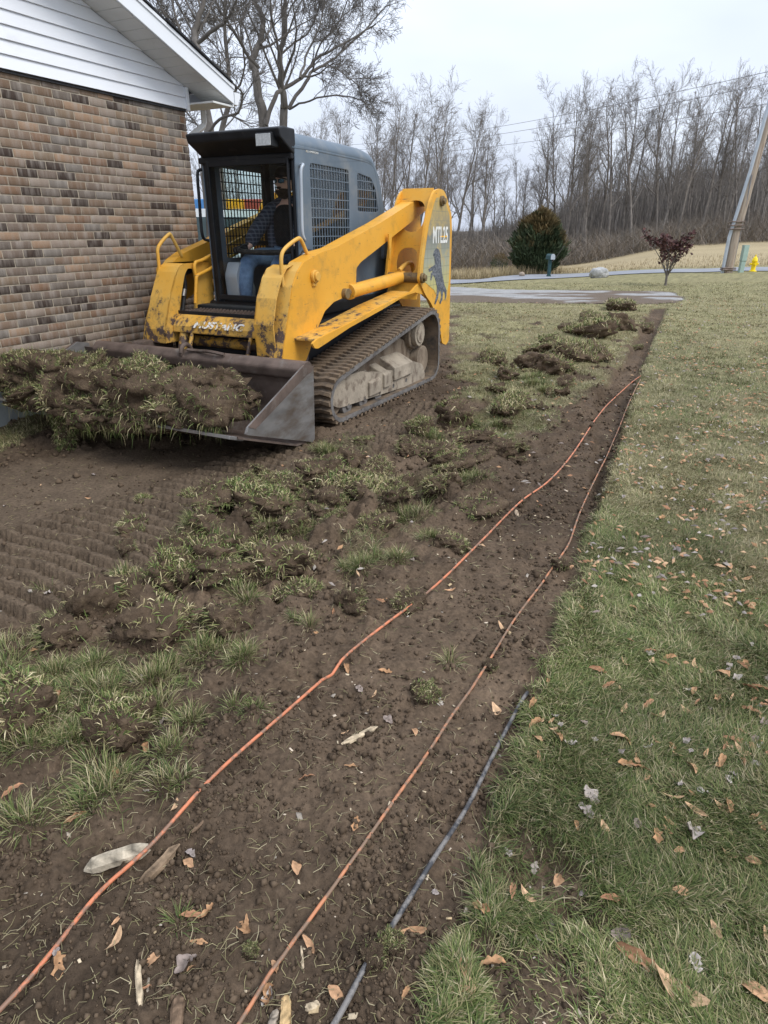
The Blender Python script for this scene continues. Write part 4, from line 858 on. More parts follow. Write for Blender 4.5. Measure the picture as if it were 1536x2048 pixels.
# door frame and glass
b = LB(); dl, dr_ = CY1 + .058, CY0 - .037
b.box((-.628, dl, .94), (-.598, dl + .035, 2.11)); b.box((-.628, dr_ - .018, .94), (-.598, dr_, 2.11)); b.box((-.628, dl + .035, 2.06), (-.598, dr_ - .018, 2.11)); b.box((-.628, dl + .035, .94), (-.598, dr_ - .018, .985))
df = b.build('door_frame', M['black'], cab, bevel=.006)
b = LB(); b.box((-.616, dl + .035, .985), (-.611, dr_ - .018, 2.06)); b.build('door_pane', M['doorglass'], df)
for u_, (y, k_) in enumerate(((CY0 + .02, 'grey'), (CY1 - .02, 'black'))):
    s_ = 1 if u_ == 0 else -1; yo = y + s_ * (.05 if u_ == 0 else .05)
    b = LB(); b.tube(smooth_path([(-.70, y, 2.05), (-.665, yo, 2.05), (-.63, yo, 2.0), (-.62, yo, 1.8), (-.61, yo, 1.54), (-.64, yo, 1.47), (-.68, y, 1.46)], 5), .014, 10); b.build('grab_handle', M['galv'] if u_ == 0 else M['black'], cab, smooth=True)
# interior: seat, lap bar, levers, control box
b = LB(); b.box((-1.75, -1.42, 1.08), (-1.22, -.92, 1.22)); b.box((-1.80, -1.40, 1.22), (-1.66, -.94, 1.80)); b.box((-1.7, -1.35, .84), (-1.3, -.99, 1.08)); b.build('seat', M['inner'], cab, bevel=.04, seg=3)
b = LB(); b.tube(smooth_path([(-1.5, -.86, 1.42), (-1.1, -.86, 1.43), (-.84, -.87, 1.38), (-.80, -1.0, 1.36), (-.80, -1.34, 1.36), (-.84, -1.47, 1.38), (-1.1, -1.48, 1.43), (-1.5, -1.48, 1.42)], 5), .024, 10); b.build('lap_bar', M['hose'], cab, smooth=True)
for y in (-.88, -1.46):
    b = LB(); b.tube([(-.92, y, .86), (-.90, y, 1.28)], .016, 10); b.tube([(-.90, y, 1.27), (-.885, y, 1.40)], [.026, .03], 12); b.build('control_lever', M['hose'], cab, smooth=True)
b = LB(); b.prism(round_poly([(-.72, .86), (-.95, .86), (-.98, 1.02), (-.86, 1.26), (-.76, 1.27), (-.70, 1.15)], .03, 3), -1.56, -1.42); b.build('foot_pedal_box', M['galv'], cab, bevel=.015)
# hose cluster next to the visible guard
for i in range(5):
    y = -.50 - .03 * i; b = LB(); x0_ = -.42 - .05 * i
    b.tube(smooth_path([(x0_, y, 1.24), (x0_ - .03, y, 1.32 + .02 * (i % 3)), (x0_ - .12, y - .01, 1.38), (x0_ - .3, y - .02, 1.34), (x0_ - .55, y, 1.22)], 4), .017, 8); ho = b.build('hydraulic_hose', M['hose'], loader, smooth=True)
    b = LB(); b.cyl((x0_ - .02, y, 1.30 + .02 * (i % 3)), (x0_ - .07, y, 1.355 + .01 * (i % 3)), .026, 10); b.build('hose_fitting', M['chrome'], ho, smooth=True)
b = LB(); b.box((-.60, -.62, 1.18), (-.40, -.47, 1.26)); b.build('valve_block', M['black'], loader, bevel=.01)
b = LB(); b.box((-.66, AI + .05, 1.27), (-.62, AI + .10, 1.36)); b.build('line_clamp', M['yellow'], loader, bevel=.004)

# ================================================================== OPERATOR
def skin_body(name, joints, edges, mat, parent, sub=2, root=0):
    me = bpy.data.meshes.new(name); bm = bmesh.new(); sl = bm.verts.layers.skin.verify()
    vv = [bm.verts.new(Vector(j[0]) + (ORG if max(abs(c) for c in j[0]) < 50 else Vector())) for j in joints]
    for i, j in enumerate(joints): vv[i][sl].radius = j[1] if isinstance(j[1], tuple) else (j[1], j[1]); vv[i][sl].use_root = (i == root)
    for e in edges: bm.edges.new((vv[e[0]], vv[e[1]]))
    bm.to_mesh(me); bm.free(); o = bpy.data.objects.new(name, me); COL.objects.link(o)
    sm = o.modifiers.new('skin', 'SKIN'); sm.use_smooth_shade = True
    s = o.modifiers.new('sub', 'SUBSURF'); s.levels = sub; s.render_levels = sub
    dg = bpy.context.evaluated_depsgraph_get(); m2 = bpy.data.meshes.new_from_object(o.evaluated_get(dg)); bpy.data.objects.remove(o)
    m2.materials.clear(); m2.materials.append(mat); m2.polygons.foreach_set('use_smooth', [True] * len(m2.polygons)); o = bpy.data.objects.new(name, m2); COL.objects.link(o); o.parent = parent; return o
def make_person():
    per = empty('person', loader.location, loader.rotation_euler.z)
    tag(per, 'bearded man in black cap, sunglasses, plaid shirt and jeans seated in the cab', 'person')
    hx, hz, y0 = -1.36, 1.30, YC - .04
    J = [((hx, y0, hz), (.15, .12)), ((hx + .03, y0, hz + .2), (.15, .115)), ((hx + .03, y0, hz + .40), (.17, .12)), ((hx + .02, y0, hz + .50), .075), ((hx + .04, y0, hz + .57), .06),
         ((hx + .06, y0 + .18, hz + .44), .07), ((hx + .24, y0 + .25, hz + .20), .055), ((-1.02, y0 + .26, 1.40), .042), ((-.93, y0 + .27, 1.39), .034),
         ((hx + .06, y0 - .18, hz + .44), .07), ((hx + .28, y0 - .27, hz + .20), .055), ((-1.00, y0 - .27, 1.40), .042), ((-.92, y0 - .27, 1.39), .034),
         ((hx + .06, y0 + .12, hz - .02), .10), ((-1.0, y0 + .16, 1.30), .080), ((-.86, y0 + .17, 1.26), .068), ((-.80, y0 + .16, 1.03), .058), ((-.80, y0 + .16, .90), .045),
         ((hx + .06, y0 - .12, hz - .02), .10), ((-1.0, y0 - .17, 1.31), .080), ((-.84, y0 - .19, 1.27), .068), ((-.78, y0 - .18, 1.03), .058), ((-.78, y0 - .18, .90), .045)]
    E = [(0, 1), (1, 2), (2, 3), (3, 4), (2, 5), (5, 6), (6, 7), (7, 8), (2, 9), (9, 10), (10, 11), (11, 12), (0, 13), (13, 14), (14, 15), (15, 16), (16, 17), (0, 18), (18, 19), (19, 20), (20, 21), (21, 22)]
    JB = [(p_, tuple(v * .72 for v in r_) if isinstance(r_, tuple) else r_ * (.72 if i_ in (0, 1, 2, 5, 9) else .84 if i_ > 4 else 1)) for i_, (p_, r_) in enumerate(J)]
    skin_body('body', JB, E, M['skin'], per)
    g = .012
    skin_body('tee_shirt', [(J[0][0], (.18, .15)), (J[1][0], (.185, .15)), (J[2][0], (.20, .15)), ((hx + .03, y0, hz + .50), .10)], [(0, 1), (1, 2), (2, 3)], M['tee'], per)
    skin_body('shirt_yoke', [((hx + .02, y0 - .19, hz + .44), .095), ((hx + .0, y0 - .08, hz + .475), .098), ((hx + .0, y0 + .08, hz + .475), .098), ((hx + .02, y0 + .19, hz + .44), .095)], [(0, 1), (1, 2), (2, 3)], M['plaid'], per)
    for s in (1, -1):       # open plaid overshirt: front halves and sleeves
        a = 5 if s == 1 else 9
        skin_body('shirt_sleeve', [((hx + .03, y0 + s * .11, hz + .44), .085)] + [(J[a + k][0], J[a + k][1] + (.022 if k < 3 else .016)) for k in range(3)] , [(0, 1), (1, 2), (2, 3)], M['plaid'], per)
        skin_body('shirt_front', [((hx + .03, y0 + s * .13, hz - .02), (.055, .135)), ((hx + .04, y0 + s * .135, hz + .2), (.055, .14)), ((hx + .035, y0 + s * .13, hz + .42), (.06, .125))], [(0, 1), (1, 2)], M['plaid'], per)
        # gloves with fingers closed on the lever
        h0 = Vector(J[a + 3][0]); gx = h0 + Vector((.05, 0, -.005))
        jj = [((h0 - Vector((.02, 0, 0))), .036), (gx, (.045, .028))]; ee = [(0, 1)]
        for k in range(4):
            yk = (k - 1.5) * .021; L_ = (.85, 1, .95, .75)[k]; n0 = len(jj)
            jj += [(gx + Vector((.035, yk, .008)), .0105), (gx + Vector((.035 + .03 * L_, yk, .002)), .010), (gx + Vector((.035 + .034 * L_, yk, -.026 * L_)), .0095), (gx + Vector((.035 + .012, yk, -.04 * L_)), .009)]; ee += [(1, n0), (n0, n0 + 1), (n0 + 1, n0 + 2), (n0 + 2, n0 + 3)]
        n0 = len(jj); jj += [(gx + Vector((.0, -s * .035, -.01)), .012), (gx + Vector((.03, -s * .04, -.025)), .011), (gx + Vector((.05, -s * .028, -.038)), .010)]; ee += [(0, n0), (n0, n0 + 1), (n0 + 1, n0 + 2)]
        skin_body('glove', jj, ee, M['glove'], per)
        b_ = 13 if s == 1 else 18
        fx = Vector(J[b_ + 4][0]); skin_body('boot', [((fx + Vector((-.0, 0, .04))), .055), (fx + Vector((.0, 0, -.03)), .055), (fx + Vector((.11, 0, -.045)), (.045, .035)), (fx + Vector((.17, 0, -.05)), (.04, .028))], [(0, 1), (1, 2), (2, 3)], M['boot'], per)
    skin_body('jeans', [(J[0][0], (.162, .13))] + [(J[k][0], (J[k][1] + .016)) for k in (13, 14, 15, 16, 17, 18, 19, 20, 21, 22)], [(0, 1), (1, 2), (2, 3), (3, 4), (4, 5), (0, 6), (6, 7), (7, 8), (8, 9), (9, 10)], M['denim'], per)
    # head
    hc = Vector((hx + .10, y0 + .01, 1.965)) + ORG; R = Matrix.Rotation(math.radians(-8), 3, 'Z')
    def sph(name, c, rx, ry, rz, mat, f=None, ns=28, nr=20, parent=per):
        vs = []; fs = []
        for i in range(nr + 1):
            ph = math.pi * i / nr
            for j in range(ns):
                th = 2 * math.pi * j / ns; n = Vector((math.sin(ph) * math.cos(th), math.sin(ph) * math.sin(th), math.cos(ph))); p = Vector((n.x * rx, n.y * ry, n.z * rz))
                if f: p = f(n, p)
                vs.append(R @ (p + Vector(c)) + hc)
        for i in range(nr):
            for j in range(ns): j2 = (j + 1) % ns; fs.append((i * ns + j, (i + 1) * ns + j, (i + 1) * ns + j2, i * ns + j2))
        b = MB(); b.add(vs, fs); return b.build(name, mat, parent, smooth=True)
    def hf(n, p):
        q = p.copy()
        if n.z < -.1: q.y *= 1 + .22 * n.z; q.x *= 1 + .12 * n.z
        if n.x > .75 and -.45 < n.z < .15: q.x += .028 * max(0, 1 - abs(n.y) * 6) * max(0, 1 - abs(n.z + .18) * 3.0)     # nose
        if n.x > .6 and 0 < n.z < .28: q.x -= .008
        if abs(n.y) > .3 and n.x > .6 and -.05 < n.z < .2: q.x -= .006                                                   # eye sockets
        if n.x > .8 and -.62 < n.z < -.46: q.x += .006
        return q
    hd = sph('head', (0, 0, 0), .098, .078, .122, M['skin'], hf, 40, 32)
    for s in (1, -1): sph('ear', (-.005, s * .078, -.01), .022, .009, .032, M['skin'], parent=hd, ns=12, nr=8)
    for s in (1, -1): sph('eye', (.080, s * .030, .012), .012, .012, .009, M['decal'], parent=hd, ns=10, nr=8)
    sph('beard', (.012, 0, -.065), .096, .072, .078, M['beard'], lambda n, p: Vector((p.x if p.x > -.01 else p.x * .3, p.y, p.z if p.z < .01 else p.z * .25)), parent=hd)
    sph('moustache', (.088, 0, -.045), .017, .034, .010, M['beard'], parent=hd, ns=14, nr=8); sph('lips', (.102, 0, -.063), .009, .020, .006, M['skin'], parent=hd, ns=12, nr=8)
    sph('hair', (-.02, 0, .01), .092, .084, .10, M['beard'], lambda n, p: Vector((min(p.x, .03), p.y, max(p.z, -.05))), parent=hd)
    cp = sph('cap', (-.004, 0, .055), .106, .088, .085, M['cap'], lambda n, p: Vector((p.x, p.y, max(p.z, -.012))))
    vs = []; fs = []
    for k in range(13):
        a = math.radians(-62 + 124 * k / 12)
        for (r_, dz) in ((.090, 0), (.165, -.012), (.165, -.017), (.090, -.006)): vs.append(R @ Vector((r_ * math.cos(a) * (1 if r_ > .1 else 1), r_ * math.sin(a) * .72, .055 + dz - .03 * abs(math.sin(a)) ** 2)) + hc)
    for k in range(12):
        for q in range(4): a = 4 * k + q; b2 = 4 * k + (q + 1) % 4; fs.append((a, b2, b2 + 4, a + 4))
    b = MB(); b.add(vs, fs); b.build('brim', M['cap'], cp, smooth=True)
    b = MB()
    for s in (1, -1):
        pts = [(.098, s * .008, .024), (.096, s * .040, .026), (.078, s * .062, .022), (.076, s * .060, -.004), (.094, s * .036, -.012), (.100, s * .010, -.006)]
        vs = [R @ Vector(p) + hc for p in pts] + [R @ (Vector(p) * 1.0 + Vector((-.006, 0, 0))) + hc for p in pts]
        b.add(vs, [(0, 1, 2, 3, 4, 5), (11, 10, 9, 8, 7, 6)] + [(i, (i + 1) % 6, (i + 1) % 6 + 6, i + 6) for i in range(6)])
    gl = b.build('sunglasses', M['shades'], per)
    b = MB()
    for s in (1, -1): b.tube([R @ Vector((.078, s * .064, .018)) + hc, R @ Vector((.0, s * .083, .012)) + hc], .003, 6)
    b.tube([R @ Vector((.1, -.01, .018)) + hc, R @ Vector((.1, .01, .018)) + hc], .003, 6); b.build('glasses_frame', M['lens'], gl)
make_person()

# ================================================================== GRASS BLADES
def blades(P, ang, lean, L, W, C, curl=.35):
    """arrays -> verts, polys, colours; every blade bends over towards ang"""
    n = len(P); d = np.stack([np.cos(ang), np.sin(ang), np.zeros(n)], -1); s = np.stack([-np.sin(ang), np.cos(ang), np.zeros(n)], -1)
    up = np.array([0, 0, 1.0]); c1 = np.cos(lean)[:, None]; s1 = np.sin(lean)[:, None]; l2 = np.minimum(lean + curl * (.4 + lean), 1.75); c2 = np.cos(l2)[:, None]; s2 = np.sin(l2)[:, None]
    L_ = L[:, None]; W_ = W[:, None]; m = P + (up * c1 + d * s1) * L_ * .5; t = m + (up * c2 + d * s2) * L_ * .5
    V = np.stack([P - s * W_ * .5, P + s * W_ * .5, m + s * W_ * .42, m - s * W_ * .42, t], 1).reshape(-1, 3)
    i = np.arange(n)[:, None] * 5; q = i + np.array([[0, 1, 2, 3]]); t3 = i + np.array([[3, 2, 4]])
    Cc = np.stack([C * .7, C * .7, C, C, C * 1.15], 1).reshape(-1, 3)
    return V, q, t3, Cc
GREENS = np.array([(.085, .115, .030), (.11, .145, .040), (.065, .095, .028), (.145, .17, .055), (.175, .19, .07)])
STRAWS = np.array([(.33, .28, .15), (.42, .36, .22), (.26, .22, .11), (.22, .20, .09)])
def blade_cols(n, fs):
    g = GREENS[rng.integers(0, 5, n)]; s = STRAWS[rng.integers(0, 4, n)]; k = (rng.random(n) < fs)[:, None]
    return np.where(k, s, g) * rng.uniform(.75, 1.25, n)[:, None]
def lawn_grass():
    Np = 1350000
    y = np.exp(rng.uniform(math.log(.7), math.log(24), Np)); r = rng.uniform(-1, 1, Np) * (rmax(y) + .03); x = r * y
    g, lawn, mid, tr = zones(x, y)
    dr = sdist(x, y, DRIVE) + (fbm(x, y, 1.2, 4, 50) - .5) * .9
    k = (rng.random(Np) < g * (.35 + .75 * sstep(.32, .58, fbm(x, y, 11, 3, 64)))) & (dr < .05)
    k &= ~((y > 10) & (rng.random(Np) < sstep(10, 22, y) * .45))
    # keep blades off the machine's footprint and inside the house
    X = (x - M0.x) * Mf.x + (y - M0.y) * Mf.y; Yl = (x - M0.x) * Ml.x + (y - M0.y) * Ml.y
    k &= ~((X > -2.6) & (X < .1) & (Yl < .02) & (Yl > -2.5))
    sW = (x - W0.x) * wd.x + (y - W0.y) * wd.y; nW = (x - W0.x) * wd.y - (y - W0.y) * wd.x
    k &= ~((nW < .02) & (sW < SC + .02))
    x, y, lawn, mid = x[k], y[k], lawn[k], mid[k]
    n = len(x); z = ground_z(x, y); tuft = fbm(x, y, 6, 3, 60); big = fbm(x, y, .7, 3, 61)
    ang = fbm(x, y, 3, 2, 62) * 12 + rng.normal(0, 1.1, n)
    lean = np.clip(rng.normal(1.0, .35, n), .15, 1.5)
    L = rng.uniform(.022, .055, n) * (.7 + .9 * tuft) * np.where(lawn > .5, 1, 1.05)
    W = np.maximum(rng.uniform(.0018, .0032, n), y * .00058)
    fs = .36 + .46 * sstep(.45, .65, big) + .25 * sstep(2.0, 9, y) + .2 * mid * (1 - lawn) - .12 * sstep(.5, .65, tuft)
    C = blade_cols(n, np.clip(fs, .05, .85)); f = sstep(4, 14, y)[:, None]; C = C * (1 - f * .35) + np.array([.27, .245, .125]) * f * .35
    C = C * (.60 + .8 * fbm(x, y, 2.2, 3, 63))[:, None]
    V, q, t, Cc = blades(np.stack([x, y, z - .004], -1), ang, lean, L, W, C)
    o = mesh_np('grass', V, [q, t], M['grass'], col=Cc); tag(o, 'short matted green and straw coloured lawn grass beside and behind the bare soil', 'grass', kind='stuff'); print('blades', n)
lawn_grass()
def tuft_arrays(n, rad, L0, fs, up=.5, seed=0):
    r = np.random.default_rng(seed); a = r.uniform(0, 2 * np.pi, n); d = rad * np.sqrt(r.random(n)); P = np.stack([np.cos(a) * d, np.sin(a) * d, np.zeros(n)], -1)
    ang = a + r.normal(0, .5, n); lean = np.clip(d / rad * up + r.normal(0, .25, n), 0, 1.5); L = L0 * r.uniform(.5, 1.25, n); return P, ang, lean, L
# ragged tufts left standing on the churned soil
def loose_tufts():
    Vs, Qs, Ts, Cs = [], [], [], []; off = 0; pts = []
    px = [(60, 1370, .13), (150, 1400, .14), (30, 1310, .12), (120, 1340, .12), (210, 1390, .10), (300, 1350, .12), (330, 1330, .09), (430, 1300, .11), (415, 1290, .08), (480, 1330, .06), (350, 1480, .07), (380, 1420, .07), (510, 1440, .05), (210, 1540, .09), (240, 1560, .08), (200, 1600, .08), (345, 1560, .06), (50, 1650, .06), (30, 1500, .10), (0, 1460, .11), (70, 1440, .11), (110, 1250, .08), (130, 1230, .08), (250, 1160, .07), (90, 1180, .05), (300, 1420, .09), (250, 1440, .08), (900, 1330, .035), (470, 1420, .035), (180, 1330, .09), (0, 1370, .12), (100, 1480, .08), (160, 1460, .08),
          (650, 900, .12), (670, 910, .10), (930, 955, .14), (960, 965, .12), (900, 960, .10), (850, 900, .09), (640, 905, .10), (500, 1120, .10), (430, 1100, .11), (390, 1060, .09), (540, 1060, .13), (570, 1050, .11), (600, 1060, .10), (460, 1140, .10), (700, 960, .1), (830, 1040, .09), (870, 1080, .08), (720, 1140, .06), (480, 1200, .08), (700, 1130, .06), (620, 1250, .03), (590, 1240, .04), (360, 1850, .025), (1080, 770, .18), (1060, 760, .15), (1150, 720, .2), (1180, 665, .25), (1100, 780, .14), (1000, 850, .12), (940, 850, .12), (860, 880, .10), (480, 1010, .1), (560, 1010, .1), (750, 1110, .07), (800, 1120, .07)]
    for i, (u, v, r_) in enumerate(px):
        p = gp(u, v); sc_ = 1 if v > 1000 else 1.1
        for k in range(3 if r_ > .05 else 1):
            rr = r_ * (.65 if k else .8); q = p + Vector((rnd.uniform(-1, 1) * r_ * .7 * (k > 0), rnd.uniform(-1, 1) * r_ * .7 * (k > 0), 0)); n = int((105 if v > 1270 and u < 450 else 150) * (rr / .08) ** 1.1) + 25
            P, ang, lean, L = tuft_arrays(n, rr, .072 * sc_ * rnd.uniform(.7, 1.1), 0, 1.0, 1000 + i * 5 + k); X = P[:, 0] + q.x; Y = P[:, 1] + q.y; Z = ground_z(X, Y) + .012 * (1 - (np.hypot(P[:, 0], P[:, 1]) / rr) ** 2) - .004
            W = np.maximum(rng.uniform(.0017, .003, n), q.y * .0006); C = blade_cols(n, rnd.uniform(.2, .6)); V, Q, T, Cc = blades(np.stack([X, Y, Z], -1), ang, lean, L, W, C, .5)
            Vs.append(V); Qs.append(Q + off); Ts.append(T + off); Cs.append(Cc); off += len(V)
    o = mesh_np('grass_tufts', np.concatenate(Vs), [np.concatenate(Qs), np.concatenate(Ts)], M['grass'], col=np.concatenate(Cs)); tag(o, 'ragged grass tufts surviving on the churned brown soil', 'grass', kind='stuff')
loose_tufts()

# ================================================================== SOD CLUMPS
def rock_mesh(name, mat, seed, sub=3, rough=.25, flat=(1, 1, 1), box=.0, freq=2.2, top_flat=False):
    bm = bmesh.new(); bmesh.ops.create_icosphere(bm, subdivisions=sub, radius=1); o_ = seed * 13.7
    co = np.array([v.co[:] for v in bm.verts]); fs = np.array([[v.index for v in f.verts] for f in bm.faces]); bm.free()
    if box: m_ = np.abs(co).max(1, keepdims=True); co = co * (1 - box) + co / m_ * .8 * box
    def n3(c, f, k): return (fbm(c[:, 0] * f + k, c[:, 1] * f + c[:, 2] * f * .7, 1, 3, k) + fbm(c[:, 2] * f - k, c[:, 0] * f * .6 + c[:, 1] * f, 1, 3, k + 5)) - 1
    r_ = 1 + rough * n3(co, freq, o_) * 1.6 + rough * .5 * n3(co, freq * 3, o_ + 2) + rough * .25 * n3(co, freq * 8, o_ + 4)
    co = co * r_[:, None]
    co = co * np.array(flat)
    return co, fs
class Arr:
    def __init__(s): s.V = []; s.P = {3: [], 4: []}; s.C = []; s.n = 0
    def add(s, V, polys, C=None):
        for p in polys:
            s.P[p.shape[1]].append(np.asarray(p) + s.n)
        s.V.append(V); s.n += len(V)
        if C is not None: s.C.append(np.broadcast_to(C, (len(V), 3)))
    def mesh(s, name, mat, parent=None, smooth=False, link=True):
        return mesh_np(name, np.concatenate(s.V), [np.concatenate(p) for p in s.P.values() if p], mat, parent, col=np.concatenate(s.C) if s.C else None, smooth=smooth, link=link)
def surf_blades(A, co, fs, want, n, L0, seed, fs_straw=.35, w=.0028, droop=.5):
    """grass growing from the faces picked by want(normal, centre)"""
    r = np.random.default_rng(seed); a, b_, c = co[fs[:, 0]], co[fs[:, 1]], co[fs[:, 2]]; nr = np.cross(b_ - a, c - a); ar = np.linalg.norm(nr, axis=1); nr = nr / ar[:, None]; ce = (a + b_ + c) / 3
    k = want(nr, ce); p = ar * k
    if p.sum() <= 0: return
    i = r.choice(len(fs), n, p=p / p.sum()); u = r.random((n, 1)); v = r.random((n, 1)); f = u + v > 1; u = np.where(f, 1 - u, u); v = np.where(f, 1 - v, v)
    P = a[i] + (b_[i] - a[i]) * u + (c[i] - a[i]) * v; N_ = nr[i] * .9 + np.array([0, 0, .15]) + r.normal(0, .45, (n, 3)); N_ /= np.linalg.norm(N_, axis=1)[:, None]
    L = L0 * r.uniform(.5, 1.3, n)[:, None]; T = r.normal(0, 1, (n, 3)); S = np.cross(N_, T); S /= np.linalg.norm(S, axis=1)[:, None]; m = P + N_ * L * .55; t = m + (N_ * .6 + T * .3 + np.array([0, 0, -droop])) * L * .5
    W = w * r.uniform(.7, 1.2, (n, 1)); V = np.stack([P - S * W * .5, P + S * W * .5, m + S * W * .42, m - S * W * .42, t], 1).reshape(-1, 3); idx = np.arange(n)[:, None] * 5
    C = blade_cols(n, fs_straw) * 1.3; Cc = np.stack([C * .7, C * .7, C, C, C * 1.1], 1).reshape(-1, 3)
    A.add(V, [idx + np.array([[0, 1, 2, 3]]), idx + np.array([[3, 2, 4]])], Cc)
SOD = []
for k in range(9):                                  # nine kinds of torn sod, copied below
    flat = [(1, .8, .5), (1, .7, .42), (.9, .9, .6), (1.1, .7, .5), (.8, .8, .7), (1.2, .6, .38), (1, .9, .45), (.9, .7, .75), (1.1, .8, .4)][k]
    co, fs = rock_mesh('s', None, k + 3, 4, .40, flat, .62, 2.3); co = co * .1
    me = mesh_np('soil', co, [fs], M['soil'], smooth=False, link=False)
    A = Arr(); ax = [(0, 0, 1), (.3, .2, .9), (.6, -.5, .4), (-.4, -.6, .5), (0, 0, 1), (.2, -.2, 1), (.7, 0, .5), (0, -.8, .3), (0, .3, .9)][k]; ax = np.array(ax) / np.linalg.norm(ax)
    surf_blades(A, co, fs, lambda n_, c_: (n_ @ ax > .55) * 1.0, [650, 550, 300, 260, 600, 800, 220, 120, 520][k], .036, 50 + k, .35 + .1 * (k % 3))
    surf_blades(A, co, fs, lambda n_, c_: (n_ @ ax < .3) * 1.0, 130, .022, 80 + k, .95, .0014)
    SOD.append((me, A.mesh('grass_cover', M['grass'], link=False)))
SODTXT = [('flat sod slab with thick green grass on top', 'soil chunks'), ('tilted sod slab with grass along its top edge', ''), ('rounded sod lump with grass on one flank', '')]
def sod(u, v, size, kind, label, rz=None, sink=.35, zs=1.0, xy=None, tilt=(0, 0)):
    p = gp(u, v) if xy is None else Vector((xy[0], xy[1], 0)); me, gr = SOD[kind]
    t = empty('sod_clump', (p.x, p.y, gz(p.x, p.y) + size * (.34 - sink)), rnd.uniform(0, 6.28) if rz is None else rz); t.rotation_euler.x = tilt[0]; t.rotation_euler.y = tilt[1]
    t.scale = (size * 7.8, size * 7.8, size * 8.6 * zs); tag(t, label, 'sod clump', 'torn sod clumps on the churned soil')
    for m_, nm in ((me, 'soil'), (gr, 'grass_cover')):
        o = bpy.data.objects.new(nm, m_); COL.objects.link(o); o.parent = t
        if nm == 'grass_cover': o['kind'] = 'stuff'
big = [
 (520, 1025, .26, 0, 'wide sod chunk with short grass on top at the right end of the tread marks'),
 (715, 985, .27, 5, 'bright yellow green grassy sod slab, greenest clump in front of the bucket'),
 (790, 1010, .17, 3, 'broken sod block with a clean brown face, just right of the greenest clump'),
 (655, 1005, .17, 7, 'dark crumbly sod lump tucked left of the greenest clump'),
 (760, 1045, .17, 2, 'shadowed soil lump below the greenest clump with dead grass hanging from it'),
 (560, 1130, .24, 2, 'large dark overturned clod with grass at both sides, left of the smooth disc'),
 (635, 1115, .16, 6, 'rounded flat sod piece showing a smooth brown underside'),
 (420, 1065, .18, 7, 'dark bristly soil lump below the wide sod chunk by the tread marks'),
 (265, 1190, .20, 2, 'low mound of matted dead grass and soil below the tread marks'),
 (350, 1170, .18, 4, 'bare rounded soil lump with a tan leaf on it, right of the dead grass mound'),
 (190, 1215, .22, 7, 'low bare soil lump at far left below the tread marks'),
 (450, 1175, .17, 3, 'broken soil lump between the overturned clod and the bare rounded lump'),
 (590, 1180, .15, 1, 'small sod piece with grass fringe under the overturned clod'),
 (880, 905, .24, 2, 'deeply broken dark sod heap below the grassy ridge beside the machine'),
 (910, 850, .24, 7, 'dark soil heap in front of the track, topmost of the broken ones'),
 (950, 880, .20, 3, 'crumbled soil lump at the right end of the broken heap'),
 (1020, 820, .27, 5, 'sod slab with green top and cut brown end, standing between soil band and mowed grass'),
 (1045, 815, .14, 6, 'short cut sod end with a flat brown face right of the green topped slab'),
 (840, 870, .17, 4, 'pale brown clod close to the track front'),
 (985, 725, .26, 8, 'grass covered lump nearest to the rear of the track'),
 (1070, 735, .36, 7, 'jagged dark soil ridge in the middle of the rough grass'),
 (1015, 755, .24, 3, 'small dark soil lump left of the jagged ridge'),
 (1110, 745, .30, 2, 'low soil lump with grass right of the jagged ridge'),
 (1160, 722, .40, 8, 'long green sod roll lying left of the trench'),
 (1098, 695, .28, 4, 'brown rounded dirt clod standing alone in the rough grass'),
 (1180, 672, .45, 5, 'long grassy sod strip in the upper rough grass'),
 (1235, 660, .40, 7, 'dark brown dirt clod beside the upper end of the trench'),
 (1290, 652, .25, 3, 'small dark clod touching the far end of the trench'),
 (1180, 645, .34, 8, 'small green sod lump behind the long grassy strip'),
 (1240, 618, .50, 8, 'green sod mound at the gravel edge by the trench end'),
 (730, 880, .16, 4, 'small brown clod under the corner of the bucket'),
 (640, 950, .2, 3, 'dark soil lump behind the greenest clump'),
 (560, 985, .17, 1, 'grass fringed sod flake at the right end of the tread marks'),
 (700, 925, .18, 7, 'bare crumbly lump between bucket corner and greenest clump'),
 (240, 1445, .17, 4, 'round hairy soil clod between the lower left grass tufts'),
 (30, 1440, .2, 4, 'hairy soil clod at the left edge between grass tufts'),
 (310, 1260, .2, 2, 'broad low soil mound above the lower left grass'),
 (450, 1250, .16, 7, 'low crumbly mound above the lone tuft left of the orange cable'),
 (130, 1270, .16, 7, 'soil lump above the lower left grass patch'),
 (850, 1390, .08, 4, 'small round clod lying between the two orange cables'),
 (780, 1900, .05, 4, 'small clod by the lower end of the black cable'),
 (745, 1930, .05, 7, 'smallest clod against the black cable at the bottom'),
 (500, 1900, .03, 4, 'pebble sized clod in the bottom bare soil'),
 (980, 1330, .05, 7, 'little clod near the lawn edge above the black cable'),
 (1120, 1135, .07, 7, 'clump of soil covering the second orange cable'),
 (820, 1210, .10, 2, 'flat crumbly soil lump just left of the orange cable'),
 (700, 1210, .12, 7, 'crumbly soil ridge piece left of the orange cable'),
 (900, 1090, .13, 2, 'low lump left of the orange cable near its middle'),
 (1000, 905, .16, 7, 'low dark lump at the edge of the soil band'),
]
for b_ in big:
    sod(*b_, zs=rnd.uniform(.6, .9), sink=.18, tilt=(rnd.uniform(-.3, .3), rnd.uniform(-.3, .3)))
LINE = [(330, 1130), (450, 1060), (560, 1030), (640, 970), (740, 1000), (820, 900), (930, 870), (1010, 820), (1070, 740), (1150, 705), (1240, 640)]
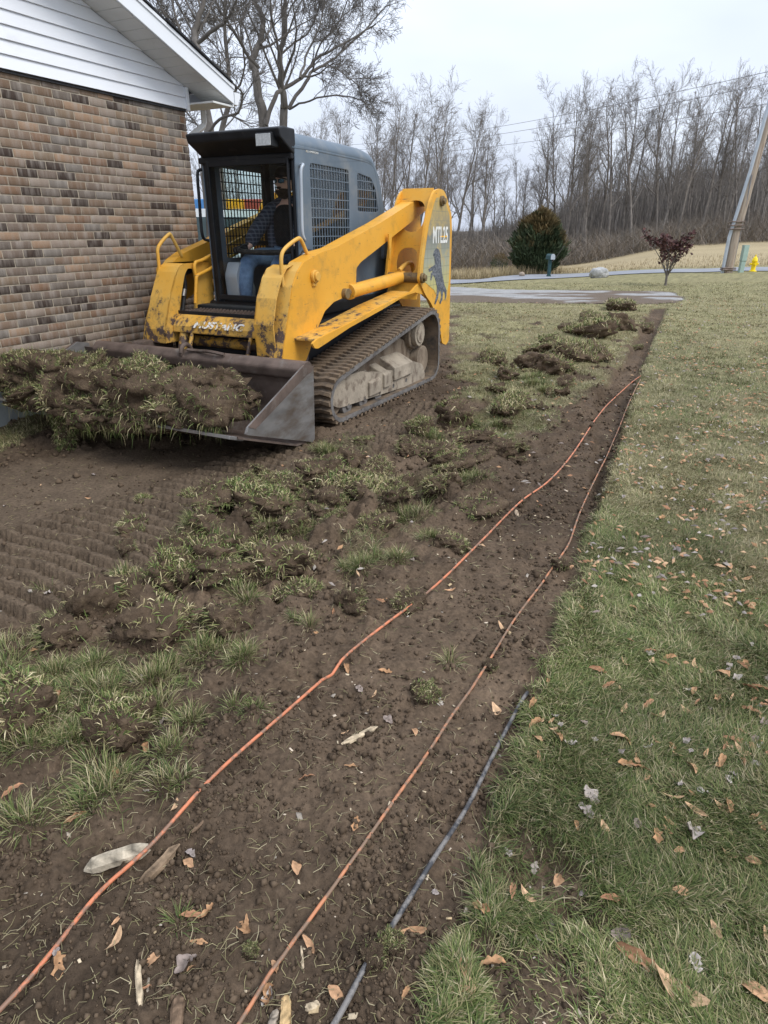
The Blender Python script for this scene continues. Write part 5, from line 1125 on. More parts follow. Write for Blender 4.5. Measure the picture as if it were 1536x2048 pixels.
for i in range(84):
    t = rnd.random() * (len(LINE) - 1.001); j = int(t); f = t - j; u = LINE[j][0] * (1 - f) + LINE[j + 1][0] * f; v = LINE[j][1] * (1 - f) + LINE[j + 1][1] * f
    k_ = max(.25, (v - 460) / 560); u += rnd.gauss(0, 85) * k_; v += rnd.gauss(0, 75) * k_
    if u < 200 or (u < 880 and v < 885) or v < 625: continue
    q = gp(u, v); X = (q.x - M0.x) * Mf.x + (q.y - M0.y) * Mf.y; Yl = (q.x - M0.x) * Ml.x + (q.y - M0.y) * Ml.y
    if X > -2.9 and Yl < .12 and X < 1.4: continue
    kd = rnd.choice((7, 3, 2, 6, 1, 8, 7, 3)); reg = 'beside the tread marks' if u < 620 else 'in front of the track' if u < 960 else 'in the rough grass toward the gravel'
    sz_ = rnd.random(); sod(u, v, (.08 + .12 * sz_) * (1 + .35 * max(0, (1000 - v) / 400)), kd, ('fist sized ' if sz_ < .33 else 'hand sized ' if sz_ < .66 else 'spade sized ') + {7: 'crumbly', 3: 'blocky', 2: 'rounded', 6: 'flat', 1: 'grass fringed', 8: 'grass covered'}[kd] + ' sod bit ' + reg, zs=rnd.uniform(.5, .9), sink=.2, tilt=(rnd.uniform(-.5, .5), rnd.uniform(-.5, .5)))
    continue
    sod(u, v, rnd.uniform(.08, .20) * (1 + .35 * max(0, (1000 - v) / 400)), kd, ('small grassy' if kd in (1, 8) else 'small mostly bare') + ' broken sod bit ' + reg, zs=rnd.uniform(.5, .9), sink=.2, tilt=(rnd.uniform(-.5, .5), rnd.uniform(-.5, .5)))
# crumbs of soil
def crumbs():
    N_ = 60000; y = np.exp(rng.uniform(math.log(.75), math.log(8.5), N_)); x = rng.uniform(-1, .9, N_) * (rmax(y) + .03) * y
    g, lawn, mid, tr = zones(x, y); sm = sstep(-.1, .1, sdist(x, y, SMOOTH)); k = rng.random(N_) < (1 - g) * (1 - .85 * sm) * (1 - .88 * sstep(-.1, .1, sdist(x, y, TREAD))) * (.25 + 1.2 * sstep(.45, .6, fbm(x, y, 4, 3, 70)))
    X = (x - M0.x) * Mf.x + (y - M0.y) * Mf.y; Yl = (x - M0.x) * Ml.x + (y - M0.y) * Ml.y; k &= ~((X > -2.4) & (X < .1) & (Yl < .0) & (Yl > -2.4))
    x, y = x[k], y[k]; n = len(x); z = ground_z(x, y); s = np.exp(rng.normal(math.log(.0036), .6, n)) * (.8 + .25 * y); s = np.minimum(s, .007 + .006 * y); s = np.minimum(s, .03)
    o8 = np.array([(1, 0, 0), (-1, 0, 0), (0, 1, 0), (0, -1, 0), (0, 0, 1), (0, 0, -.6)]); f8 = np.array([(0, 2, 4), (2, 1, 4), (1, 3, 4), (3, 0, 4), (2, 0, 5), (1, 2, 5), (3, 1, 5), (0, 3, 5)])
    V = o8[None] * rng.uniform(.55, 1.25, (n, 6, 1)) * s[:, None, None]; a = rng.uniform(0, 6.28, n); ca, sa = np.cos(a)[:, None], np.sin(a)[:, None]
    Vx = V[..., 0] * ca - V[..., 1] * sa; Vy = V[..., 0] * sa + V[..., 1] * ca; V = np.stack([Vx + x[:, None], Vy + y[:, None], V[..., 2] + z[:, None] + s[:, None] * .25], -1).reshape(-1, 3)
    C = np.array([.088, .063, .042]) * rng.uniform(.6, 1.5, (n, 1)); F_ = (np.arange(n)[:, None, None] * 6 + f8[None]).reshape(-1, 3)
    o = mesh_np('soil_crumbs', V, [F_], M['crumb'], col=np.repeat(C, 6, 0)); tag(o, 'loose crumbs and small clods of soil over the dug ground', 'soil', kind='stuff')
crumbs()
# straw and root fibres
def fibres():
    n = 5200; y = np.exp(rng.uniform(math.log(.8), math.log(7), n)); x = rng.uniform(-1, .95, n) * (rmax(y) + .03) * y; z = ground_z(x, y) + .004; L = rng.uniform(.012, .05, n); a = rng.uniform(0, 6.28, n); W = np.maximum(.0008, .0005 * y)
    d = np.stack([np.cos(a), np.sin(a), rng.uniform(-.1, .35, n)], -1) * L[:, None]; s = np.stack([-np.sin(a), np.cos(a), np.zeros(n)], -1); p0 = np.stack([x, y, z], -1); p1 = p0 + d * .5 + s * (L * rng.uniform(-.25, .25, n))[:, None]; p2 = p0 + d * [1, 1, .1]
    V = np.stack([p0 - s * W[:, None], p0 + s * W[:, None], p1 + s * W[:, None], p1 - s * W[:, None], p2 + s * W[:, None] * .5, p2 - s * W[:, None] * .5], 1).reshape(-1, 3); i = np.arange(n)[:, None] * 6
    C = STRAWS[rng.integers(0, 4, n)] * rng.uniform(.4, 1.0, (n, 1)); o = mesh_np('straw_fibres', V, [i + [[0, 1, 2, 3]], i + [[3, 2, 4, 5]]], M['grass'], col=np.repeat(C, 6, 0)); tag(o, 'dry root and straw fibres scattered over the soil', 'straw', kind='stuff')
fibres()

# ================================================================== SOD LOAD IN THE BUCKET
def sod_load():
    root = empty('sod_load', loader.matrix_basis @ Vector((0.9 + 1.2, -1.2 + 1.17, .30)), loader.rotation_euler.z)
    tag(root, 'ragged heap of rolled up sod spilling over the front and side of the bucket', 'sod heap')
    base = Vector((.9, -1.2, .30)); parts = []
    #  X, Y, Z, rx, ry, rz  (machine axes)
    L = [(.98, -.42, .44, .30, .30, .17, 2), (.98, -.75, .47, .32, .33, .17, 3), (1.00, -1.15, .47, .33, .35, .165, 1), (1.0, -1.55, .48, .32, .33, .155, 4), (.98, -1.95, .52, .30, .30, .14, 5), (.96, -2.30, .56, .28, .26, .12, 6), (1.0, -2.58, .54, .24, .22, .10, 7), (1.22, -1.30, .34, .20, .34, .10, 8), (1.20, -.75, .36, .22, .28, .12, 9), (1.05, -2.05, .36, .24, .26, .12, 10), (.75, -1.2, .44, .22, .5, .08, 11), (.72, -.55, .42, .2, .3, .07, 12), (.72, -1.9, .46, .2, .4, .08, 13)]
    A = Arr(); i = 0
    for (X, Y, Z, rx, ry, rz_2, sd) in L:
        Z -= .05 if sd < 8 else .03
        co, fs = rock_mesh('x', None, sd + 20, 4, .6, (rx, ry, rz_2), .15, 2.4); co = co + np.array([X - base.x, Y - base.y, Z - base.z]); i += 1
        o = mesh_np('soil_lump', co, [fs], M['soil'], root)
        gy = .15 + .85 * (Y < -1.75)
        surf_blades(A, co, fs, lambda n_, c_: (n_[:, 2] > .25) * (sstep(.48, .60, fbm(c_[:, 0] + sd, c_[:, 1], 5, 3, 77)) * .8 + gy * .25), int(900 * (.15 + gy)), .045, 300 + sd, .45, .0045)
        surf_blades(A, co, fs, lambda n_, c_: ((n_[:, 2] < .1) & (n_[:, 0] > .0)) * (.1 + sstep(.5, .56, fbm(c_[:, 1], c_[:, 2] * 2, 6, 2, 78))), 330, .075, 330 + sd, .35, .004, 1.1)
        surf_blades(A, co, fs, lambda n_, c_: np.ones(len(n_)), 160, .03, 360 + sd, 1.0, .0016, .4)
    for k in range(34):
        me, gr = SOD[(0, 1, 3, 5, 8, 2, 7)[k % 7]]; yl_ = rnd.uniform(-2.75, -.35); xl = rnd.uniform(.88, 1.30); sz = rnd.uniform(.8, 1.7)
        for m2, nm in ((me, 'sod_slab'), (gr, 'grass_cover')):
            o = bpy.data.objects.new(nm, m2); COL.objects.link(o); o.parent = root; o.location = (xl - base.x, yl_ - base.y, .575 - base.z - .16 * abs(xl - .95) / .3 - (.03 if yl_ > -1 else 0)) if nm == 'sod_slab' else lo_
            if nm == 'sod_slab': lo_ = o.location.copy(); ro_ = (rnd.uniform(-.7, .7), rnd.uniform(-.3, .9), rnd.uniform(0, 6.28))
            else: o['kind'] = 'stuff'
            o.rotation_euler = ro_; o.scale = (sz * 1.1, sz * 1.1, sz * .8)
    # hanging strip of torn turf at the left
    for k, (X, Y, Z, r_) in enumerate(((1.22, -1.66, .36, .12), (1.26, -1.63, .27, .10), (1.28, -1.61, .18, .085), (1.29, -1.60, .10, .075), (1.30, -1.59, .03, .07))):
        co, fs = rock_mesh('x', None, k + 50, 3, .4, (r_ * .7, r_ * .8, r_), 0, 2.4); co = co + np.array([X - base.x, Y - base.y, Z - base.z]); mesh_np('soil_lump', co, [fs], M['soil'], root)
        surf_blades(A, co, fs, lambda n_, c_: np.ones(len(n_)), 300, .055, 400 + k, .3, .0045, .9)
    g = A.mesh('grass_cover', M['grass'], root); g['kind'] = 'stuff'
sod_load()

# ================================================================== CABLES
def cable(name, pts, r, mat, label, lift=.004, n=12, amp=.003, buried=()):
    P = [gp(u, v) for u, v in pts]; P = smooth_path([Vector((p.x, p.y, 0)) for p in P], 26); out = []
    X = np.array([p.x for p in P]); Y = np.array([p.y for p in P]); Z = ground_z(X, Y); Zm = np.max(np.stack([np.roll(Z, q) for q in range(-8, 9)]), 0); Zm[:9] = Z[:9]; Zm[-9:] = Z[-9:]; Zs = np.convolve(np.pad(Zm, 20, mode='edge'), np.ones(41) / 41, 'valid') - .003; Zs = np.convolve(np.pad(Zs, 15, mode='edge'), np.ones(31) / 31, 'valid')
    for i, p in enumerate(P):
        z = Zs[i] + r * .8 + lift
        for a, b_ in buried:
            q = gp(a, b_); dd = math.hypot(q.x - p.x, q.y - p.y); z -= .022 * max(0, 1 - dd / .07)
        out.append(Vector((p.x + amp * (vnoise(i * .06, 3.3) - .5), p.y, z)))
    b = MB(); b.tube(out, r, n); o = b.build(name, mat, smooth=True); tag(o, label, 'cable'); return o
cable('orange_cable', [(-160, 2190), (-90, 2125), (0, 2030), (100, 1925), (200, 1800), (262, 1735), (330, 1672), (430, 1570), (540, 1470), (640, 1375), (700, 1312), (770, 1258), (840, 1205), (905, 1145), (970, 1080), (1040, 1010), (1100, 965), (1150, 905), (1195, 832), (1222, 795), (1262, 762), (1290, 750)], .0055, M['orange'], 'thick bright orange cable running from the lower left corner up to the trench', buried=((668, 1350),))
cable('orange_cable', [(430, 2130), (480, 2045), (545, 1945), (590, 1880), (660, 1790), (720, 1705), (780, 1620), (850, 1520), (920, 1412), (975, 1330), (1040, 1225), (1085, 1165), (1110, 1130), (1140, 1080), (1165, 1010), (1200, 930), (1228, 870), (1250, 820), (1268, 785), (1280, 765)], .0048, M['orange2'], 'thinner muddy orange cable, right of the bright one and close to the lawn edge', amp=.008, buried=((1125, 1125),))
cable('black_cable', [(620, 2140), (680, 2048), (740, 1935), (800, 1835), (870, 1720), (930, 1620), (985, 1510), (1020, 1445), (1046, 1400), (1060, 1372)], .0068, M['blackc'], 'scuffed black cable curving along the lawn edge at the bottom', buried=((1058, 1376),))

# ================================================================== WOOD PIECES
def split_wood(u, v, L, wdt, th, ang, col, label, seed, zoff=.0, name='wood_piece', cat='wood'):
    r = random.Random(seed); p = gp(u, v); n = 9; vs = []; fs = []; m_ = 8
    for i in range(n):
        t = i / (n - 1); e = min(1, .45 + 4.5 * min(t, 1 - t)) ; x = (t - .5) * L
        for k in range(m_):
            a = 2 * math.pi * k / m_ + .3; jag = r.uniform(-.18, .18) * (2.2 if i in (0, n - 1) else 1)
            vs.append((x + (r.uniform(-.06, .06) * L if i in (0, n - 1) else 0), math.cos(a) * wdt / 2 * e * (1 + jag * .5), max(math.sin(a), -.6) * th / 2 * e * (1 + jag)))
    for i in range(n - 1):
        for k in range(m_): k2 = (k + 1) % m_; fs.append((i * m_ + k, i * m_ + k2, (i + 1) * m_ + k2, (i + 1) * m_ + k))
    fs += [tuple(reversed(range(m_))), tuple(range((n - 1) * m_, n * m_))]
    me = bpy.data.meshes.new(name); me.from_pydata(vs, [], fs); me.materials.append(M['chip']); c = me.color_attributes.new('col', 'FLOAT_COLOR', 'POINT')
    for i in range(len(vs)): q = r.uniform(.7, 1.2); dk = .35 if r.random() < .12 else 1; c.data[i].color = (col[0] * q * dk, col[1] * q * dk, col[2] * q * dk, 1)
    o = bpy.data.objects.new(name, me); COL.objects.link(o); o.location = (p.x, p.y, gz(p.x, p.y) + th * .42 + zoff); o.rotation_euler = (r.uniform(-.15, .15), r.uniform(-.06, .06), ang)
    tag(o, label, cat); return o
def adir(u0, v0, u1, v1): a = gp(u0, v0); b_ = gp(u1, v1); return math.atan2(b_.y - a.y, b_.x - a.x), (b_ - a).length
PALE = (.50, .40, .27); BRN = (.17, .115, .075); GREYW = (.32, .27, .21)
for (u0, v0, u1, v1, w_, th, col, lab) in (
    (170, 1735, 300, 1698, .048, .045, (.42, .36, .27), 'pale weathered split log piece lying left of the bright orange cable'),
    (258, 1790, 355, 1685, .027, .034, (.24, .17, .11), 'brown bark covered stick lying under the bright orange cable'),
    (385, 1670, 415, 1640, .010, .010, BRN, 'short dark stick stub above the brown stick by the orange cable'),
    (688, 1490, 752, 1455, .026, .016, PALE, 'pale splintered wood chip between the two orange cables'),
    (283, 2020, 277, 1930, .015, .011, PALE, 'long yellow splinter of fresh wood near the bottom left'),
    (350, 2075, 358, 1995, .028, .020, BRN, 'brown root stub cut off by the bottom edge of the picture'),
    (570, 2055, 574, 1988, .024, .014, (.52, .36, .18), 'orange tinted splintered wood chunk at the bottom edge'),
    (540, 2060, 552, 2018, .018, .012, GREYW, 'grey weathered wood chunk at the bottom edge beside the orange tinted one'),
    (607, 1950, 603, 1898, .006, .004, PALE, 'thin flat pale splinter right of the thinner orange cable bottom'),
    (1028, 1000, 1040, 1040, .025, .018, (.40, .31, .22), 'short pale stick crossing the bright orange cable near its middle'),
    (612, 2035, 640, 2025, .016, .010, PALE, 'rounded light wood chip at the bottom edge, rightmost of the group'),
    (298, 1950, 296, 1990, .006, .004, GREYW, 'sliver of wood standing beside the long yellow splinter')):
    a_, l_ = adir(u0, v0, u1, v1); split_wood((u0 + u1) / 2, (v0 + v1) / 2, l_, w_, th, a_, col, lab, int(u0 + v0))
def chips():
    A = Arr(); n = 620
    for i in range(n):
        y = math.exp(rng.uniform(math.log(.8), math.log(4.5))); x = rng.uniform(-1, .6) * float(rmax(y)) * y
        g = zones(np.array([x]), np.array([y]))[0][0]
        if g > .4 or (x < -.25 * y and rng.random() < .75): continue
        s = min(.016, math.exp(rng.normal(math.log(.0042), .5))) * (1 + .1 * y); w_ = s * rng.uniform(.35, .8); t = s * .22; a = rng.uniform(0, 6.28)
        V = np.array([(-s, -w_, 0), (s * .9, -w_ * .7, 0), (s, w_, 0), (-s * .8, w_ * .8, 0), (-s * .9, -w_ * .8, t), (s * .8, -w_ * .6, t), (s * .9, w_ * .8, t), (-s * .7, w_ * .7, t)]) * rng.uniform(.7, 1.2, (8, 1))
        R_ = Matrix.Rotation(a, 3, 'Z') @ Matrix.Rotation(rng.uniform(-.4, .4), 3, 'X'); V = V @ np.array(R_).T + np.array([x, y, gz(x, y) + .002])
        A.add(V, [np.array([(0, 3, 2, 1), (4, 5, 6, 7), (0, 1, 5, 4), (1, 2, 6, 5), (2, 3, 7, 6), (3, 0, 4, 7)])], np.array([(.55, .45, .31), (.45, .34, .20), (.38, .33, .27), (.6, .5, .38)][rng.integers(0, 4)]) * rng.uniform(.6, 1.1))
    o = A.mesh('wood_chips', M['chip']); tag(o, 'small pale wood chips sprinkled on the bare soil between the cables', 'wood chips', kind='stuff')
chips()

# ================================================================== LEAVES
def leaf_mesh(seed, L, wid, col, kind):
    r = random.Random(seed); n = 9; vs = []; fs = []; cs = []; bend = r.uniform(-1.1, 1.4); tw = r.uniform(-1.2, 1.2); cup = r.uniform(.1, .9)
    for i in range(n):
        t = i / (n - 1); w_ = wid * math.sin(math.pi * min(1, t * .93 + .035)) ** .8 * (1 + r.uniform(-.08, .08)); x = (t - .5) * L; z = bend * L * .22 * (4 * (t - .5) ** 2 - .3) ; a = tw * (t - .5)
        if kind: z += r.uniform(-.12, .12) * L * (.5 if kind == 2 else 1); w_ *= r.uniform(.6, 1.3)
        for k in (-1, -.5, 0, .5, 1):
            yy = k * w_; zz = cup * abs(k) ** 1.5 * w_ + (r.uniform(-.25, .25) * w_ if kind else r.uniform(-.05, .05) * w_)
            vs.append((x, yy * math.cos(a) - zz * math.sin(a), z + yy * math.sin(a) + zz * math.cos(a))); q = (1.0 if k else .75) * r.uniform(.85, 1.15); cs.append([c * q for c in col])
    for i in range(n - 1):
        for k in range(4): a = i * 5 + k; fs.append((a, a + 1, a + 6, a + 5))
    V = np.array(vs); V[:, 2] -= np.percentile(V[:, 2], 12)
    return mesh_np('leaf', V, [np.array(fs)], M['leaf'], col=np.array(cs), smooth=True, link=False)
TAN = [(.46, .27, .15), (.40, .23, .12), (.52, .34, .20), (.34, .18, .10)]; GRY = [(.36, .31, .27), (.30, .255, .23), (.43, .38, .33), (.25, .20, .17)]
LV = [leaf_mesh(i, .055 + .02 * (i % 4) / 3, .0085 + .003 * (i % 3), TAN[i % 4], 2 if i % 2 else 0) for i in range(12)]; LG = [leaf_mesh(40 + i, .042, .014, GRY[i % 4], 1) for i in range(10)]
def place_leaf(x, y, grey, s=1.0, label=None, rz=None):
    me = (LG if grey else LV)[rnd.randrange(10)]; g = zones(np.array([x]), np.array([y]))[0][0]
    o = bpy.data.objects.new('dead_leaf', me); COL.objects.link(o); o.location = (x, y, gz(x, y) + .003 + .010 * g); o.scale = (s, s, s); o.rotation_euler = (rnd.uniform(-.5, .5), rnd.uniform(-.35, .35), rnd.uniform(0, 6.28) if rz is None else rz)
    if label: tag(o, label, 'leaf'); return
    on = 'lawn grass right of the soil' if g > .5 and x > .1 * y else ('rough grass left of the soil' if g > .5 else 'bare brown soil')
    on += (' nearby' if y < 1.5 else ' midway' if y < 3 else ' farther up')
    lab = ('crumpled grey dead leaf on the ' if grey else 'narrow tan dead leaf on the ') + on
    tag(o, lab, 'leaf', ('crumpled grey leaves on the ' if grey else 'narrow tan leaves on the ') + on)
for (u, v, grey, s, lab, ang) in (
    (1378, 1553, 0, 1.15, 'upright broad orange tan leaf standing in the lawn near the right edge', 1.5), (1440, 1540, 0, 1.0, 'folded tan leaf beside the upright orange tan one', 1.0), (1312, 1450, 0, .9, 'oval tan leaf lying flat on the lawn below the leaf cluster', .3),
    (1238, 1495, 0, 1.3, 'long brown leaf pointing right under the central leaf cluster', -.5), (1272, 1940, 0, 1.5, 'longest tan leaf running diagonally near the lower right', -.8), (1345, 2005, 0, 1.7, 'large pale brown curled leaf at the bottom edge of the lawn', -.6), (1500, 2005, 0, 1.3, 'brown leaf in the bottom right corner', -.7),
    (828, 1860, 0, 1.2, 'tan leaf touching the black cable, the lowest on the soil', .0), (703, 1533, 0, .8, 'reddish brown flat leaf on bare soil between the orange cables', .1), (592, 1738, 0, .9, 'narrow brown leaf standing on bare soil left of the thinner orange cable', 1.9), (385, 1835, 0, .85, 'tan leaf on bare soil right of the log, upper of two', .1), (398, 1886, 0, .7, 'tan leaf on bare soil right of the log, lower of two', .0),
    (995, 1420, 0, 1.0, 'upright tan leaf between thinner orange cable and black cable', 1.8), (24, 1580, 0, .9, 'tan leaf on soil at the left edge below the grass tufts', .8), (1168, 1640, 1, 1.4, 'white crumpled leaf standing beside the bare patch in the lawn', 1.8), (1180, 1610, 1, 1.5, 'long pale twisted leaf above the white crumpled one', 1.9), (1380, 1680, 1, 1.6, 'largest crumpled pinkish grey leaf, right part of the lawn', 1.2), (1245, 1880, 1, 1.5, 'grey leaf with two lobes low in the lawn', 1.2), (372, 1930, 1, 1.4, 'crumpled grey leaf on the soil near the bottom left splinters', .9), (328, 1430, 1, 1.2, 'crumpled white leaf between the lower left tufts', 1.2), (240, 1380, 0, 1.3, 'curved tan leaf standing in the lower left grass', 1.3), (60, 1295, 0, 1.1, 'flat tan leaf above the lower left grass patch', .0), (860, 1960, 1, 0.9, 'pale curled leaf in the lower lawn corner', .3), (985, 1945, 0, 1.1, 'yellow brown leaf under an arching straw at the lawn corner', .2)):
    p = gp(u, v); place_leaf(p.x, p.y, grey, s, lab, ang)
cnt = 0
while cnt < 276:
    y = math.exp(rnd.uniform(math.log(.85), math.log(4.6))); x = rnd.uniform(-1, 1) * float(rmax(y)) * y; g, lawn, mid, tr = [q[0] for q in zones(np.array([x]), np.array([y]))]
    cl = float(fbm(np.array([x]), np.array([y]), 3.5, 3, 90)[0])
    p = (.8 if lawn > .5 else .10) * (.25 + 2.2 * max(0, cl - .42) * 2)
    if rnd.random() > p: continue
    X = (x - M0.x) * Mf.x + (y - M0.y) * Mf.y; Yl = (x - M0.x) * Ml.x + (y - M0.y) * Ml.y
    if X > -2.6 and X < 1.4 and Yl < .1: continue
    place_leaf(x, y, rnd.random() < .28, rnd.uniform(.4, 1.0)); cnt += 1
def far_leaves():
    n = 26000; y = np.exp(rng.uniform(math.log(2.2), math.log(20), n) ** .9 * 1.06); x = rng.uniform(-.2, .72, n) * y; g, lawn, mid, tr = zones(x, y); cl = fbm(x, y, 2.5, 3, 91)
    k = rng.random(n) < (lawn * .40 + mid * .12 + .04) * sstep(.25, .8, cl) * (.42 + .55 * sstep(2.0, 6.5, y)) * (sdist(x, y, DRIVE) < -.2); x, y = x[k], y[k]; n = len(x); z = ground_z(x, y) + .022
    L = rng.uniform(.012, .028, n)[:, None]; W = L * rng.uniform(.25, .5, (n, 1)); a = rng.uniform(0, 6.28, n); d = np.stack([np.cos(a), np.sin(a), rng.uniform(-.3, .3, n)], -1); s = np.stack([-np.sin(a), np.cos(a), rng.uniform(-.5, .5, n)], -1); p = np.stack([x, y, z], -1)
    V = np.stack([p - d * L, p - s * W, p + d * L, p + s * W, p + np.array([0, 0, .01])], 1).reshape(-1, 3); i = np.arange(n)[:, None] * 5
    C = np.array(TAN + TAN + GRY)[rng.integers(0, 12, n)] * rng.uniform(.6, 1.0, (n, 1)); o = mesh_np('leaf_litter', V, [i + [[0, 1, 4]], i + [[1, 2, 4]], i + [[2, 3, 4]], i + [[3, 0, 4]]], M['leaf'], col=np.repeat(C, 5, 0)); tag(o, 'countless small dead leaves strewn over the farther lawn', 'leaf litter', kind='stuff')
far_leaves()

# ================================================================== TREES
class Tubes:
    def __init__(s): s.V = []; s.Q = []; s.n = 0
    def add(s, pts, rad, sides):
        P = np.array(pts, float); R_ = np.array(rad, float); m = len(P); T = np.gradient(P, axis=0); T /= np.linalg.norm(T, axis=1)[:, None] + 1e-9
        ref = np.array([.3, .9, .2]); A_ = np.cross(T, ref); A_ /= np.linalg.norm(A_, axis=1)[:, None] + 1e-9; B_ = np.cross(T, A_); an = np.arange(sides) * 2 * np.pi / sides
        V = P[:, None] + (A_[:, None] * np.cos(an)[None, :, None] + B_[:, None] * np.sin(an)[None, :, None]) * R_[:, None, None]
        idx = np.arange(m * sides).reshape(m, sides); q = np.stack([idx[:-1], np.roll(idx, -1, 1)[:-1], np.roll(idx, -1, 1)[1:], idx[1:]], -1).reshape(-1, 4) + s.n
        s.V.append(V.reshape(-1, 3)); s.Q.append(q); s.n += m * sides
    def mesh(s, name, mat, parent=None, link=True): return mesh_np(name, np.concatenate(s.V), [np.concatenate(s.Q)], mat, parent, smooth=True, link=link)
def limb(r, p, d, L, seg, wob, trop):
    pts = [np.array(p, float)]; d = np.array(d, float); d /= np.linalg.norm(d)
    for i in range(seg):
        d = d + r.normal(0, wob, 3) + np.array([0, 0, trop]); d /= np.linalg.norm(d); pts.append(pts[-1] + d * L / seg)
    return pts, d
def perp(r, d, ang):
    a = np.cross(d, r.normal(0, 1, 3)); a /= np.linalg.norm(a) + 1e-9; return d * math.cos(ang) + a * math.sin(ang)
def branch_out(T, r, pts, r0, r1, level, maxlev, L, dens, spread, trop, minr, start=.25):
    P = np.array(pts); m = len(P)
    nb = max(2, int(dens[level]))
    for i in range(nb):
        t = start + (1 - start) * (i + r.random()) / nb; f = t * (m - 1); j = min(int(f), m - 2); q = P[j] + (P[j + 1] - P[j]) * (f - j); d = P[j + 1] - P[j]; d /= np.linalg.norm(d) + 1e-9
        rr = (r0 + (r1 - r0) * t) * (r.uniform(.45, .7) if level == 0 else r.uniform(.28, .5)); rr = max(rr, minr); l2 = L * r.uniform(.45, .8) * (1.15 - .5 * t); dd = perp(r, d, r.uniform(*spread))
        seg = 5 if level < 2 else 3; pp, _ = limb(r, q, dd, l2, seg, .16, trop); k = len(pp); re = max(minr * .7, rr * .25)
        T.add(pp, np.linspace(rr, re, k), 5 if rr > .03 else 3)
        if level + 1 < maxlev: branch_out(T, r, pp, rr, re, level + 1, maxlev, l2, dens, spread, trop * .7, minr, .15)
def forest_tree(seed, H):
    r = np.random.default_rng(seed); tr, cr = Tubes(), Tubes(); nst = 1 + (seed % 3 == 0); root = empty('bare_tree'); 
    for s_ in range(nst):
        d = np.array([r.normal(0, .07) + (.18 * (1 if s_ else -1) if nst > 1 else 0), r.normal(0, .05), 1]); h = H * (1 if s_ == 0 else .85); pts, _ = limb(r, (0, 0, -.3), d, h, 10, .045, .02)
        r0 = h * .0150 * (1 if nst == 1 else .8); tr.add(pts, np.linspace(r0, .02, len(pts)), 7)
        branch_out(cr, r, pts, r0, .03, 0, 4, h * .38, (11, 6, 4, 4), (.35, .85), .10, .009, .30)
    a = tr.mesh('trunk', M['barkfar'], root); b_ = cr.mesh('crown', M['barkfar'], root); return root
protos = [forest_tree(200 + i, 15.0) for i in range(9)]
def copy_tree(o):
    c = o.copy(); COL.objects.link(c)
    for ch in o.children: k = ch.copy(); COL.objects.link(k); k.parent = c
    return c
tr_ = random.Random(77); first = [True] * 9
TL = [(780, 150, 62), (800, 170, 70), (830, 165, 64), (862, 160, 60), (885, 175, 68), (905, 190, 63), (935, 195, 66), (960, 215, 60), (985, 300, 72), (1010, 330, 64), (1035, 290, 62), (1062, 300, 70), (1090, 200, 64), (1110, 170, 72), (1130, 160, 62), (1150, 175, 66), (1175, 150, 60), (1195, 150, 70), (1215, 160, 63), (1245, 145, 66), (1262, 140, 61), (1290, 135, 72), (1310, 140, 63), (1330, 150, 67), (1350, 145, 62), (1375, 135, 70), (1395, 140, 64), (1420, 130, 66), (1445, 140, 62), (1465, 140, 71), (1490, 140, 64), (1515, 150, 66), (1540, 145, 62), (1570, 140, 66), (735, 190, 75), (700, 210, 80), (670, 200, 72), (640, 190, 78), (750, 240, 66), (770, 260, 85), (820, 240, 80), (900, 280, 84), (1070, 250, 80), (1140, 240, 84), (1230, 230, 86), (1340, 230, 84), (1430, 230, 82), (1500, 230, 80), (600, 230, 80), (480, 250, 85), (520, 260, 78), (420, 240, 82), (1050, 380, 70), (1000, 400, 74), (945, 330, 77), (870, 300, 82), (1185, 300, 75), (1285, 300, 78), (1390, 300, 76), (1470, 310, 75)]
for i, (u, v, D) in enumerate(TL):
    d = ray(u, 480); x = d.x * D * 1.0; y = float(D); dt = ray(u, v); top = CAM_H + dt.z * D; zb = tz(x, y); k = i % 9
    o = protos[k] if first[k] else copy_tree(protos[k]); first[k] = False; s = max(.42, (top - zb) / 17.0)
    lean = (u - 768) / 768 * .02; o.location = (x, y, zb); o.scale = (s * tr_.uniform(.8, 1.05), s * tr_.uniform(.8, 1.05), s); o.rotation_euler = (0, 0, tr_.uniform(0, 6.28))
    reg = 'behind the cab roof' if u < 765 else 'just right of the loader tower' if u < 960 else 'in the treeline dip over the evergreen bush' if u < 1090 else 'above the boulder' if u < 1290 else 'above the small red tree' if u < 1420 else 'around the utility pole'
    hgt_ = 'tall' if v < 160 else 'middling' if v < 235 else 'low distant'
    tag(o, hgt_ + ' bare ' + ('twin stemmed' if k % 3 == 0 else 'single stemmed') + ' tree ' + reg, 'tree', 'bare trees of the wood behind the field')
